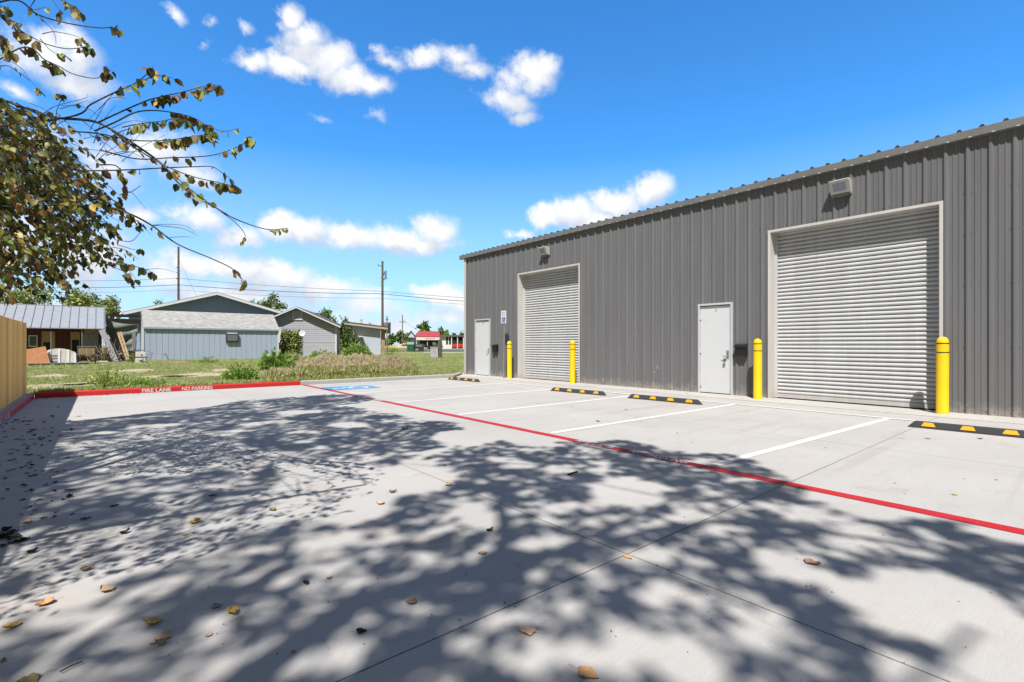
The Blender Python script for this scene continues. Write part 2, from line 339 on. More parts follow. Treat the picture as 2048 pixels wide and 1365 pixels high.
M_greyw = wood('weathered_board', (.22,.22,.23), .35); M_bark = mat('bark', (.10,.08,.065), .9, var=.4, vscale=9, bump=.8, bscale=25)
M_twig = mat('twig_bark', (.075,.058,.05), .8, var=.3, vscale=20)
M_leaf = mat('tree_leaf', (.1,.12,.03), .5, attr='Col', transl=.28, spec=.35)
M_bgleaf = mat('far_leaf', (.1,.12,.03), .6, attr='Col', transl=.22, spec=.2)
M_grass = mat('grass_blade', (.1,.14,.03), .6, attr='Col', transl=.3, spec=.2)

# lawn / ground sheet
def ground_mat():
    m = mat('lawn_ground', (.10,.12,.035), .95, spec=.1); g = NT(m); bs = m.node_tree.nodes['Principled BSDF']
    co = g.n('ShaderNodeTexCoord').outputs['Object']
    n1 = g.n('ShaderNodeTexNoise', {'Vector': co, 'Scale': .16, 'Detail': 6, 'Roughness': .65}).outputs['Fac']
    n2 = g.n('ShaderNodeTexNoise', {'Vector': co, 'Scale': 2.4, 'Detail': 8, 'Roughness': .75}).outputs['Fac']
    n3 = g.n('ShaderNodeTexNoise', {'Vector': co, 'Scale': 14, 'Detail': 6, 'Roughness': .8}).outputs['Fac']
    c = g.ramp(n2, [(.30, (.11,.15,.04)), (.48, (.20,.22,.075)), (.60, (.29,.26,.12)), (.74, (.38,.30,.19))])
    c = g.mix(g.ramp(n1, [(.52, (0,0,0)), (.66, (.55,.55,.55))]), c, (.40,.31,.21))
    c = g.mix(.8, c, g.ramp(n3, [(.3, (.5,.5,.5)), (.6, (1.1,1.1,1.1))]), 'MULTIPLY')
    m.node_tree.links.new(c, bs.inputs['Base Color'])
    b = g.n('ShaderNodeBump', {'Height': n3, 'Strength': 1, 'Distance': .06}); m.node_tree.links.new(b.outputs[0], bs.inputs['Normal'])
    return m
M_gnd = ground_mat()
M_dirt = mat('piled_dirt', (.29,.23,.15), .95, var=.6, vscale=5, bump=1, bscale=9, spec=.1)

def leaf_mesh(name, pos, axis, nrm, size, col, mats, parent=None, width=.75, kind=2):
    """many small leaves as one mesh; axis = base->tip, nrm = upper face"""
    n = len(pos); pos = np.asarray(pos, float); axis = np.asarray(axis, float); nrm = np.asarray(nrm, float)
    axis /= np.linalg.norm(axis, axis=1, keepdims=True) + 1e-9
    side = np.cross(axis, nrm); side /= np.linalg.norm(side, axis=1, keepdims=True) + 1e-9
    nn = np.cross(side, axis); s = np.asarray(size, float)[:, None]
    if kind == 2:
        T = [(0, 0, 0), (.5*width, .22, .10), (.46*width, .62, .13), (0, 1, -.05), (-.46*width, .62, .13), (-.5*width, .22, .10)]
        F_ = [(0, 1, 2, 3), (0, 3, 4, 5)]
    else:
        T = [(0, 0, 0), (.5*width, .4, .08), (0, 1, 0), (-.5*width, .4, .08)]; F_ = [(0, 1, 2, 3)]
    V = np.stack([pos + s * (side * a + axis * b + nn * c) for a, b, c in T], 1).reshape(-1, 3)
    k = len(T); base = np.arange(n)[:, None, None] * k
    FF = (np.array(F_)[None] + base).reshape(-1, 4); nf = len(FF)
    me = bpy.data.meshes.new(name); me.vertices.add(len(V)); me.vertices.foreach_set('co', V.ravel().astype(np.float32))
    me.loops.add(nf * 4); me.loops.foreach_set('vertex_index', FF.ravel().astype(np.int32))
    me.polygons.add(nf); me.polygons.foreach_set('loop_start', (np.arange(nf) * 4).astype(np.int32))
    try: me.polygons.foreach_set('loop_total', np.full(nf, 4, np.int32))
    except Exception: pass
    ca = me.color_attributes.new('Col', 'FLOAT_COLOR', 'CORNER')
    cc = np.ones((nf * 4, 4), np.float32); cc[:, :3] = np.repeat(np.asarray(col, float), len(F_) * 4, axis=0); ca.data.foreach_set('color', cc.ravel())
    me.update(calc_edges=True); me.validate()
    for m in (mats if isinstance(mats, (list, tuple)) else [mats]): me.materials.append(m)
    o = bpy.data.objects.new(name, me); COL.objects.link(o)
    if parent: o.parent = parent
    return o
def pick(cols, w, n, jit=.18):
    w = np.array(w, float); w /= w.sum(); c = np.array(cols, float)[rng.choice(len(cols), n, p=w)]
    return np.clip(c * (1 + jit * rng.standard_normal((n, 1))) * (1 + .06 * rng.standard_normal((n, 3))), .004, 1)
def rdir(n):
    v = rng.standard_normal((n, 3)); return v / np.linalg.norm(v, axis=1, keepdims=True)

# ------------------------------------------------------------------ ground, lot, kerbs, markings
XW = 12.19; YC = 17.78; KY = 16.25
g = MB()
GZ = .07
for x0, x1, y0, y1 in ((-700,-1.36,-700,1500),(-1.36,10.75,16.40,1500),(10.75,12.3,18.0,1500),(12.3,700,17.85,1500),(-1.36,700,-700,-30),(34,700,-30,17.85)):
    g.face([(x0,y0,GZ),(x1,y0,GZ),(x1,y1,GZ),(x0,y1,GZ)])
g.face([(10.75,16.40,GZ),(12.3,18.0,GZ),(10.75,18.0,GZ)])
o = g.build('ground', M_gnd); struct(o)
g = MB()
g.face([(-1.24,-30,0),(34,-30,0),(34,17.85,0),(12.1,17.85,0),(10.6,16.30,0),(-1.24,16.30,0)])
struct(g.build('parking_lot', MC))
g = MB(); g.box(11.30,12.20,-14,17.6,.0,.012); struct(g.build('walkway', MC2, bevel=.004))
# kerbs: rounded profile (q = across from the lot face, r = height)
def kerb(name, p0, p1, out, m, h=.135, w=.15):
    p0, p1, out = Vector(p0), Vector(p1), Vector(out)
    prof = [(0,-.05),(.006,h-.03),(.016,h-.010),(.035,h),(w-.02,h),(w,h-.015),(w,-.05)]
    b = MB(); b.prism(prof, lambda p, q, t: p0.lerp(p1, t) + out * p + Vector((0, 0, q)), 0, 1)
    return struct(b.build(name, m))
kerb('red_kerb', (-1.22,KY,0), (4.84,KY,0), (0,1,0), M_redk)
kerb('red_kerb', (-1.22,-3,0), (-1.22,KY,0), (-1,0,0), M_redk, w=.05)
g = MB(); g.box(-1.40,-1.272,-3,KY+.15,-.05,.130); struct(g.build('kerb_strip', MCG, bevel=.01))
kerb('kerb', (4.843,KY,0), (10.60,KY,0), (0,1,0), MCG, w=.16)
kerb('kerb', (10.603,KY,0), (12.08,17.86,0), (-.7,.7,0), MCG, w=.15, h=.10)
g = MB(); g.box(-1.29,-1.18,16.16,16.30,0,.128); 
# painted lines, 4 mm sheets
def strip(name, pts, m, z=.004):
    b = MB(); b.face([(x, y, z) for x, y in pts]); return struct(b.build(name, m))
def line(name, a, c, w, m, z=.004, seg=24, wob=.004):
    a, c = Vector(a), Vector(c); t = (c - a).normalized(); nrm = Vector((-t.y, t.x)); b = MB(); L_, R_ = [], []
    for i in range(seg + 1):
        p = a.lerp(c, i / seg); e = random.uniform(-wob, wob)
        L_.append(p + nrm * (w / 2 + e)); R_.append(p - nrm * (w / 2 - random.uniform(-wob, wob)))
    for i in range(seg): b.face([(R_[i].x,R_[i].y,z),(R_[i+1].x,R_[i+1].y,z),(L_[i+1].x,L_[i+1].y,z),(L_[i].x,L_[i].y,z)])
    return struct(b.build(name, m))
line('red_fire_line', (4.94,16.24), (4.74,-6), .14, M_red, seg=80)
for ya, yb in ((2.62,2.36),(5.08,5.03),(7.50,7.50),(9.95,10.1),(12.6,12.75),(-.1,-.3),(-2.6,-2.8)):
    line('parking_line', (4.98,ya), (10.42,yb), .105, M_wline, seg=30)
line('parking_line', (10.42,12.9), (10.46,-5), .10, M_wline, z=.008, seg=60)
line('access_aisle_line', (5.2,15.9), (10.2,15.7), .08, M_wline, seg=20)
def textmesh(body, size, fn, name, m, parent=None, align='LEFT', width=None, bold=.0):
    cu = bpy.data.curves.new('t', 'FONT'); cu.body = body; cu.size = size; cu.offset = bold; cu.resolution_u = 3
    to = bpy.data.objects.new('t', cu); COL.objects.link(to); bpy.context.view_layer.update()
    me = bpy.data.meshes.new_from_object(to.evaluated_get(bpy.context.evaluated_depsgraph_get()))
    bpy.data.objects.remove(to); xs = [v.co.x for v in me.vertices]; ys = [v.co.y for v in me.vertices]
    x0, x1, y0, y1 = min(xs), max(xs), min(ys), max(ys)
    for v in me.vertices:
        a = (v.co.x - x0) / (x1 - x0); b = (v.co.y - y0) / (y1 - y0); v.co = fn(a, b)
    me.materials.clear(); me.materials.append(m); me.name = name
    o = bpy.data.objects.new(name, me); COL.objects.link(o)
    if parent: o.parent = parent
    return o
fk = KY - .004
def kx(u): # photo column on the kerb face
    a = math.atan((u - CX) / F) + YAW; return KY * math.tan(a)
for s, u0, u1 in (('FIRE LANE', 284, 342), ('NO PARKING', 364, 425)):
    x0, x1 = kx(u0), kx(u1)
    struct(textmesh(s, 1, lambda a, b: (x0 + (x1 - x0) * a, fk + .006 * b, .012 + .098 * b), 'kerb_lettering', M_wtxt, bold=.03))
for s, y0, y1 in (('FIRE LANE', 10.75, 12.15), ('NO PARKING', 8.5, 10.1)):
    struct(textmesh(s, 1, lambda a, b: (-1.216 - .005 * b, y0 + (y1 - y0) * a, .015 + .098 * b), 'kerb_lettering', M_wtxt, bold=.03))
for s, y0, y1 in (('FIRE LANE', 4.44, 3.84), ('NO PARKING', 3.58, 2.84), ('FIRE LANE', 11.95, 11.35), ('NO PARKING', 11.1, 10.45), ('FIRE LANE', -3.4, -4.0)):
    cx = 4.74 + .2 * ((y0 + y1) / 2 + 6) / 22.24
    struct(textmesh(s, 1, lambda a, b: (cx - .062 + .124 * b, y0 + (y1 - y0) * a, .0085), 'fire_line_lettering', M_wtxt, bold=.02))
# accessible parking emblem on the ground (own frame: a along X from the red line, b across)
em = empty('accessible_parking_emblem', (5.68,14.33,.004), 'blue square with white wheelchair symbol painted beside the red line', 'pavement marking', rz=R(-3))
b = MB(); b.face([(-.74,-.58,0),(.74,-.58,0),(.74,.58,0),(-.74,.58,0)]); b.build('blue_square', M_blue, em)
def isa(parent, s, z, m, plane='xy', name='wheelchair_symbol', ox=0, oy=0):
    b = MB(); t = .085
    def P_(x, y): return (ox + x*s, oy + y*s, z) if plane == 'xy' else (z, -(ox + x*s), oy + y*s)
    def bar(p, q, w=t):
        p, q = Vector(p), Vector(q); d = (q - p).normalized(); n = Vector((-d.y, d.x)) * w / 2
        b.face([P_(*(p - n)), P_(*(q - n)), P_(*(q + n)), P_(*(p + n))])
    N_ = 16
    b.face([P_(-.1 + .075 * math.cos(2*math.pi*i/12), .40 + .075 * math.sin(2*math.pi*i/12)) for i in range(12)])
    bar((-.09,.31),(-.05,-.06)); bar((-.05,-.045),(.2,-.045)); bar((.18,-.03),(.29,-.34)); bar((-.07,.14),(.15,.12),.06); bar((.27,-.33),(.38,-.29),.06)
    pts = [R(115 + (330 - 115) * i / N_) for i in range(N_ + 1)]
    for i in range(N_):
        a, c = pts[i], pts[i + 1]
        b.face([P_(-.04 + .31*math.cos(a), -.16 + .31*math.sin(a)), P_(-.04 + .31*math.cos(c), -.16 + .31*math.sin(c)), P_(-.04 + .235*math.cos(c), -.16 + .235*math.sin(c)), P_(-.04 + .235*math.cos(a), -.16 + .235*math.sin(a))])
    return b.build(name, m, parent)
sy_ = isa(em, 1.15, .004, M_wline); sy_.rotation_euler = (0, 0, R(90))

# ------------------------------------------------------------------ the grey metal building
DOORS = [(11.11, 14.16, 3.93), (1.96, 5.02, 3.93)]        # roll-up openings  (y0, y1, height)
MAN = [(15.97, 17.01, 2.35), (5.93, 6.86, 2.35)]
bld = empty('metal_building', (XW, 0, 0), 'long dark grey ribbed metal warehouse filling the right side', 'warehouse')
OPEN = sorted(DOORS + MAN); BY0 = -14.0; EH = 5.06
Y0R = 17.4227
prof = []
k0 = int((Y0R - BY0) / .3048) + 1
for k in range(-1, k0 + 1):
    yc = Y0R - k * .3048
    for dy, dx in ((.048,0),(.014,-.040),(-.014,-.040),(-.048,0),(-.092,0),(-.10,-.010),(-.118,-.010),(-.126,0),(-.178,0),(-.186,-.010),(-.204,-.010),(-.212,0)):
        y = yc + dy
        if BY0 <= y <= YC: prof.append((y, dx))
for y0, y1, h in OPEN: prof += [(y0, None), (y1, None)]
prof += [(BY0, 0), (YC, 0)]
prof.sort(key=lambda a: -a[0])
for i, (y, dx) in enumerate(prof):
    if dx is None: prof[i] = (y, 0.0)
w = MB(); w.recalc = False
for (ya, xa), (yb, xb) in zip(prof, prof[1:]):
    if ya - yb < 1e-5: continue
    ym = (ya + yb) / 2; z0 = .012
    for y0, y1, h in OPEN:
        if y0 < ym < y1: z0 = h
    w.face([(xa, ya, z0), (xb, yb, z0), (xb, yb, EH), (xa, ya, EH)])
WALLMB = w
# end wall towards the lawn, back and floor slab edge
w = MB(); w.recalc = False
for k in range(0, 41):
    x = .15 + k * .3048
    for (a, da), (c, dc) in zip(((-.15,0),(-.035,0),(-.017,.034),(.017,.034),(.035,0)), ((-.035,0),(-.017,.034),(.017,.034),(.035,0),(.1548,0))):
        w.face([(x + a, YC + da, 0), (x + c, YC + dc, 0), (x + c, YC + dc, 5.06 + (x + c) * .06), (x + a, YC + da, 5.06 + (x + a) * .06)][::-1])
w.build('wall', M_wall, bld)
w = MB(); w.box(12.5, 12.6, BY0, YC, 0, 5.7); w.box(0.02, 12.5, BY0 - .05, BY0, 0, 5.4); w.build('wall', M_wall, bld)
# roof sheet with ribs running up the slope
w = MB(); w.box(-.10, 12.7, BY0 - .1, YC + .14, 0, .02)
for k in range(-1, k0 + 1):
    yc = Y0R - k * .3048 + .1
    if yc > YC + .1: continue
    w.prism([(-.040,.02),(-.018,.058),(.018,.058),(.040,.02)], lambda p, q, t: (t, yc + p, q), -.112, 12.7)
rf = w.build('roof', M_roof, bld); rf.location = (0, 0, 5.165); rf.rotation_euler = (0, -R(3.4), 0)
# eave trim, corner trim
w = MB(); w.prism([(-.105,5.178),(-.118,5.17),(-.118,5.035),(-.105,5.028),(-.004,5.028),(-.004,5.05),(-.1,5.05),(-.1,5.165),(0,5.165),(0,5.178)], lambda p, q, t: (p, t, q), BY0, YC + .16)
TRIMMB = w
w = MB(); w.box(-.125, 0.0, YC + .162, YC + .30, 5.02, 5.20); w.build('gutter_end', mat('blue_grey_cap', (.17,.22,.26), .5), bld, bevel=.01)
w = MB(); w.box(-.045, .14, YC + .036, YC + .046, .0, 5.02); w.box(-.045, -.037, YC - .11, YC + .036, 0, 5.02); w.build('corner_trim', M_trimw, bld)
w = TRIMMB
for k in range(0, k0, 1):                                   # bright cut ends of the roof ribs on the trim
    yc = Y0R - k * .3048 - .05
    w.box(-.121, -.1185, yc - .022, yc + .022, 5.032, 5.044, 1)
w.build('eave_trim', [M_fascia, mat('bright_metal', (.75,.74,.72), .4)], bld)
w = WALLMB; w.recalc = False                                 # screws in rows belong to the sheet's surface
for k in range(0, k0):
    yc = Y0R - k * .3048
    for z in (.07, 1.22, 2.36, 3.3, 4.05, 4.9):
        if z > .1 and k % 2: continue
        for y in (yc - .05, yc + .052):
            if any(a - .06 < y < b + .06 and z < h + .05 for a, b, h in OPEN): continue
            w.box(-.006, 0, y - .007, y + .007, z - .007, z + .007, 1)
wl = w.build('wall', [M_wall, M_scr], bld)
# roll-up doors
for y0, y1, h in DOORS:
    dep = .27
    f = MB()
    f.box(-.050, -.036, y0 - .055, y0, 0.012, h + .055); f.box(-.050, -.036, y1, y1 + .055, 0.012, h + .055); f.box(-.050, -.036, y0, y1, h, h + .055)
    f.box(-.036, dep, y0 - .02, y0 + .002, 0.012, h); f.box(-.036, dep, y1 - .002, y1 + .02, .012, h); f.box(-.036, dep, y0 + .002, y1 - .002, h - .002, h + .02)
    fr = f.build('door_frame', M_trimw, bld)
    c = MB(); c.recalc = False; z = .11; P0 = .0895
    cs = [(0,.046),(.006,.020),(.016,.006),(.034,0),(.054,.006),(.070,.018),(.080,.034),(.083,.046)]
    zs = []
    while z < h - .02:
        for dz, dx in cs: zs.append((z + dz, dep + dx - .035))
        z += P0
    for (za, xa), (zb, xb) in zip(zs, zs[1:]):
        c.face([(xa, y1 - .05, za), (xa, y0 + .05, za), (xb, y0 + .05, zb), (xb, y1 - .05, zb)])
    cu = c.build('door_curtain', M_curt, bld)
    c = MB(); c.box(dep - .045, dep - .005, y0 + .05, y1 - .05, .03, .112); c.box(dep - .055, dep - .045, y0 + .05, y1 - .05, .028, .05); c.build('bottom_bar', M_curt, bld)
    c = MB(); c.box(dep - .04, dep - .01, y0 + .05, y1 - .05, .013, .030); c.build('bottom_seal', M_seal, bld)
    for ya, yb in ((y0 + .002, y0 + .055), (y1 - .055, y1 - .002)):
        c = MB(); c.box(dep - .062, dep + .03, ya, yb, .012, h - .01); c.build('guide_rail', M_trimw, bld)
# man doors
for i, (y0, y1, h) in enumerate(MAN):
    f = MB(); t = .05
    f.box(-.050, .10, y0, y0 + t, .012, h); f.box(-.050, .10, y1 - t, y1, .012, h); f.box(-.050, .10, y0 + t, y1 - t, h - t, h)
    fr = f.build('door_frame', M_doorf, bld, bevel=.004)
    d = MB(); d.box(-.006, .035, y0 + t + .004, y1 - t - .004, .035, h - t - .02); dr = d.build('door', M_doorw, bld, bevel=.003)
    d = MB(); d.box(.0, .09, y0 + t, y1 - t, .012, .028); d.build('threshold', M_seal, bld)
    for z in (.25, 1.12, 2.0):
        hb = MB(); hb.tube([(-.022, y1 - t - .004, z - .06), (-.022, y1 - t - .004, z + .06)], .013, 8); hb.tube([(-.016, y1 - t - .02, z - .075),(-.016, y1 - t - .02, z - .066)], .012, 6, 1); hb.build('hinge', [M_doorf, M_scr], dr)
    yh = y0 + t + .085
    hb = MB(); hb.box(-.014, -.006, yh - .032, yh + .032, .93, 1.14); hb.tube([(-.03, yh, .99), (-.066, yh, .99), (-.066, yh + .05, .99), (-.064, yh + .12, .985)], [.011,.011,.010,.008], 8); hb.build('handle', M_galv, dr, smooth=False)
    if i:  # keys and lock box hanging from the handle
        hb = MB(); hb.tube([(-.07, yh + .03, .985), (-.075, yh + .045, .93), (-.07, yh + .06, .985)], .005, 6); hb.build('shackle', M_galv, dr); hb = MB(); hb.box(-.09, -.06, yh + .02, yh + .075, .845, .93); hb.build('lock_box', M_lampd, dr, bevel=.004); hb = MB(); hb.tube([(-.03, yh, 1.09),(-.014, yh, 1.09)], .02, 10); hb.build('lock_cylinder', M_galv, dr)
    hb = MB(); hb.box(-.0075, -.006, y0 + t + .03, y0 + t + .04, .5, 2.1)
    s = str(i + 1); yc = (y0 + y1) / 2 - .02
    textmesh(str(2 if i else 1), 1, lambda a, b: (-.0085, yc + .02 - .04 * a, h - .21 + .07 * b), 'door_number', M_black, dr)
# paint flecks on the wall
for u, v in ((1313,736),(1318,737),(1312,741),(1309,744),(1316,733)):
    Y = wy(u, XW); d = XW * SY + Y * CY; z = HC - (v - HY) * d / F
    w = MB(); w.box(-.003, 0, Y - .012, Y + .012, z - .012, z + .012); w.build('paint_fleck', M_signw, bld)

# wall lights, mail boxes
def wall_light(loc, label):
    e = empty('wall_light', loc, label, 'wall light', group='lamps above the roll-up doors')
    h = MB(); h.prism([(0,.02),(0,.30),(-.13,.335),(-.24,.315),(-.245,.295),(-.11,.05)], lambda p, q, t: (p, t, q), -.185, .185); h.build('housing', [M_lamph], e, bevel=.008)
    h = MB(); h.prism([(-.252,.300),(-.246,.304),(-.112,.055),(-.118,.050)], lambda p, q, t: (p, t, q), -.165, .165); h.build('bezel', mat('lamp_bezel', (.62,.61,.52), .6) if not bpy.data.materials.get('lamp_bezel') else bpy.data.materials['lamp_bezel'], e)
    h = MB(); h.prism([(-.232,.255),(-.226,.258),(-.138,.092),(-.144,.089)], lambda p, q, t: (p, t, q), -.12, .12); l_ = h.build('lens', M_lens, e); l_.location = (-.004, 0, 0)
    h = MB(); h.prism([(0,-.01),(0,.022),(-.10,.05),(-.115,.035),(-.06,-.01)], lambda p, q, t: (p, t, q), -.15, .15); h.build('back_box', M_lampd, e, bevel=.006)
wall_light((XW - .034, 12.66, 4.42), 'small lamp fixed to the grey wall above the far roll-up door')
wall_light((XW - .034, 3.55, 4.44), 'large looking lamp fixed above the near wide roll-up door')
def mailbox(y, label):
    e = empty('wall_mailbox', (XW - .034, y, 1.0), label, 'mailbox', group='mailboxes beside the white doors')
    m = MB(); m.prism([(0,0),(0,.29),(-.10,.25),(-.10,0)], lambda p, q, t: (p, t, q), -.135, .135); m.build('box', M_black, e, bevel=.006)
    m = MB(); m.prism([(.0,.292),(.0,.302),(-.125,.258),(-.125,.205),(-.115,.205),(-.115,.248)], lambda p, q, t: (p, t, q), -.145, .145); m.build('lid', M_black, e)
mailbox(15.56, 'black mailbox on the wall beside the far white door')
mailbox(5.69, 'black mailbox on the wall between the near white door and bollard')

# ------------------------------------------------------------------ bollards
def bollard():
    e = empty('bollard', (0,0,0), '', 'bollard', group='yellow bollards guarding the roll-up doors')
    r = .092
    def lathe(prof, n=28):
        b = MB(); b.tube([(0,0,z) for _, z in prof], [max(q, 1e-4) for q, _ in prof], n, cap=True); return b
    lathe([(r+.004,.0),(r+.004,.012),(r,.02),(r,1.30),(r-.004,1.345),(r-.018,1.385),(r-.045,1.41),(.02,1.42),(.001,1.421)]).build('sleeve', M_yel, e, smooth=True)
    for z in (1.30, 1.135): lathe([(r+.0005,z-.010),(r+.0025,z-.009),(r+.0025,z+.009),(r+.0005,z+.010)]).build('band', M_band, e)
    return e
b0 = bollard()
for i, (x, y, lab) in enumerate(((11.82,14.31,'yellow bollard beside the sign post left of the far roll-up door'),(11.88,11.13,'yellow bollard at the right edge of the far roll-up door'),
        (11.80,5.16,'yellow bollard between the mailbox and the near roll-up door'),(11.84,1.87,'biggest yellow bollard at the right edge of the near roll-up door'))):
    e = b0 if i == 0 else copy_tree(b0); e.location = (x, y, 0); e['label'] = lab; e.rotation_euler = (R(random.uniform(-.4,.4)), R(random.uniform(-.4,.4)), 0)

# ------------------------------------------------------------------ wheel stops
def wheel_stop():
    e = empty('wheel_stop', (0,0,0), '', 'wheel stop', group='rubber wheel stops in the parking stalls')
    Lh = .91; b = MB()
    sec = [(-.075,0),(-.070,.03),(-.045,.092),(-.03,.10),(.03,.10),(.045,.092),(.070,.03),(.075,0)]
    n = len(sec)
    for yy, k, zz in ((-Lh, 1, .12), (-Lh+.015, 1, .3), (-Lh + .085, .98, 1), (Lh - .085, .98, 1), (Lh-.015, 1, .3), (Lh, 1, .12)):
        for x, z in sec: b.v.append((x * k, yy, z * zz))
    for i in range(5):
        for j in range(n - 1):
            b.f.append((i*n+j, i*n+j+1, (i+1)*n+j+1, (i+1)*n+j)); b.m.append(0)
    b.f.append(tuple(range(n))); b.m.append(0); b.f.append(tuple(5*n + j for j in range(n))); b.m.append(0)
    b.build('block', M_rub, e, bevel=.006)
    for s in (-1, 1):
        for k in range(4):
            yc = -.66 + k * .44; q = MB()
            def pp(t, y, off=.0035):
                x = .071 - .024 * t; z = .034 + .056 * t; return (s * (x + off), yc + y, z + off * .5)
            A = [pp(0,-.085), pp(0,.085), pp(1,.055), pp(1,-.055)]; B = [pp(0,-.085,-.004), pp(0,.085,-.004), pp(1,.055,-.004), pp(1,-.055,-.004)]
            q.v = A + B; q.f = [(0,1,2,3),(4,7,6,5),(0,4,5,1),(1,5,6,2),(2,6,7,3),(3,7,4,0)]; q.m = [0]*6
            q.build('reflector', M_refl, e)
    return e
w0 = wheel_stop()
for i, (x, y, rz, lab) in enumerate(((9.92,14.58,1.5,'smallest wheel stop in front of the far white door'),(9.68,8.90,3,'wheel stop in front of the far roll-up door'),
        (9.76,6.36,2.5,'wheel stop in front of the near white door'),(9.69,1.02,1.2,'wheel stop cut by the right edge of the photo'))):
    e = w0 if i == 0 else copy_tree(w0); e.location = (x, y, 0); e.rotation_euler = (0, 0, R(rz)); e['label'] = lab

# ------------------------------------------------------------------ accessible parking sign
e = empty('parking_sign', (11.83,14.66,0), 'accessible parking sign on a leaning galvanised post', 'sign', rot=(R(2.6), R(-1.5), 0))
b = MB(); b.tube([(0,0,0),(0,0,2.55)], .03, 12); b.tube([(0,0,0),(0,0,.05)], .045, 12); b.build('post', M_galv, e)
b = MB(); b.box(-.040,-.034,-.155,.155,2.10,2.58); p = b.build('sign_panel', M_signw, e, bevel=.002)
b = MB(); b.box(-.0425,-.040,-.095,.095,2.13,2.33); b.build('symbol_square', M_signb, p)
isa(p, .20, -.0440, M_signw, 'yz', ox=0, oy=2.235)
textmesh('RESERVED', 1, lambda a, b_: (-.0415, .115 - .23 * a, 2.475 + .045 * b_), 'lettering', M_signg, p, bold=.03)
textmesh('PARKING', 1, lambda a, b_: (-.0415, .105 - .21 * a, 2.385 + .045 * b_), 'lettering', M_signg, p, bold=.03)

# ------------------------------------------------------------------ wooden fence at the left edge
fe = empty('wooden_fence', (-1.36,16.3,.10), 'new tan cedar board fence along the left kerb', 'fence')
ms = [MB(), MB(), MB()]; y = 0.0; i = 0
while y > -19:
    wd = .138; t = random.choice((0, 0, 1, 2)); dx = random.uniform(-.003, .003); h = 1.69 + random.uniform(-.006, .006)
    ms[t].box(-.018 + dx, dx, y - wd, y - .001, 0.0, h); y -= wd + .003; i += 1
b = MB(); mi = {0: 0, 1: 1, 2: 2}
for t, q in enumerate(ms):
    n = len(b.v); b.v += q.v; b.f += [tuple(n + a for a in f) for f in q.f]; b.m += [t] * len(q.f)
b.build('boards', [M_fence, M_fence2, M_fence3], fe, bevel=.002)
for z in (.25, .85, 1.45):
    b = MB(); b.box(-.06, -.019, -19, 0, z, z + .09); b.build('rail', M_fence2, fe)
for k in range(8):
    b = MB(); yk = -.1 - 2.44 * k; b.box(-.15, -.061, yk - .09, yk, -.1, 1.66); b.build('post', M_fence2, fe)
#PART2
# ------------------------------------------------------------------ buildings beyond the lawn
M_bsid = wood('blue_grey_siding', (.33,.395,.50), .12, .5); M_bsid2 = wood('blue_siding', (.27,.36,.49), .12, .5); M_gsid = mat('grey_lap_siding', (.42,.43,.48), .8, var=.06, vscale=2)
M_shing = mat('grey_shingle', (.40,.40,.385), .95, var=.35, vscale=14, bump=.6, bscale=20, stretch=(1,3,3)); _g = NT(M_shing); _co = _g.n('ShaderNodeTexCoord').outputs['Object']; _sp = _g.n('ShaderNodeSeparateXYZ', {'Vector': _co})
_bk = _g.n('ShaderNodeTexBrick', {'Vector': _g.n('ShaderNodeCombineXYZ', {0: _sp.outputs[0], 1: _sp.outputs[2]}).outputs[0], 'Color1': (.36,.36,.35,1), 'Color2': (.27,.27,.265,1), 'Mortar': (.15,.15,.15,1), 'Scale': 1.0, 'Mortar Size': .008, 'Brick Width': .32, 'Row Height': .105, 'Bias': 0})
_nz = _g.n('ShaderNodeTexNoise', {'Vector': _co, 'Scale': 3, 'Detail': 6}).outputs['Fac']
M_shing.node_tree.links.new(_g.mix(.7, _bk.outputs['Color'], _g.ramp(_nz, [(.3, (.8,.8,.8)), (.7, (1.1,1.1,1.1))]), 'MULTIPLY'), M_shing.node_tree.nodes['Principled BSDF'].inputs['Base Color'])
M_wht = mat('white_fascia', (.72,.73,.72), .6, var=.06, vscale=2)
M_droof = mat('dark_shingle', (.10,.10,.105), .95, var=.2, vscale=8); M_mroof = panel_metal('bare_metal_roof', (.36,.38,.41), .38); M_seam = mat('roof_seam', (.20,.23,.28), .5)
M_dred = wood('dark_red_board', (.085,.028,.024), .35, .8); M_tanw = wood('tan_plywood', (.34,.24,.13), .5, .6); M_dark = mat('dark_void', (.015,.013,.012), .9); M_glass = mat('window_glass', (.03,.04,.045), .08, spec=.8)
M_tarp = mat('green_tarp', (.16,.19,.155), .7, var=.22, vscale=3, bump=1, bscale=3); M_orng = mat('orange_sheet', (.52,.22,.09), .7, var=.2, vscale=4); M_cream = mat('cream_panel', (.55,.52,.46), .7, var=.25, vscale=6)
M_beige = mat('beige_fascia', (.47,.42,.36), .7, var=.12); M_lblue = mat('pale_blue_wall', (.52,.58,.68), .7, var=.05); M_redr = mat('red_metal_roof', (.40,.06,.055), .45, var=.12, vscale=1); M_redp = mat('red_panel', (.62,.04,.03), .6)
M_chgreen = mat('dumpster_green', (.02,.13,.06), .5, var=.2); M_dkol = mat('dark_olive_steel', (.05,.055,.035), .6, var=.2); M_pole = mat('creosote_pole', (.13,.11,.10), .9, var=.3, vscale=6, stretch=(3,3,.4)); M_wire = mat('wire', (.06,.06,.065), .6)
M_dkbox = mat('dark_window_unit', (.045,.05,.055), .5); M_lwall = mat('light_plaster', (.60,.62,.64), .8, var=.06)
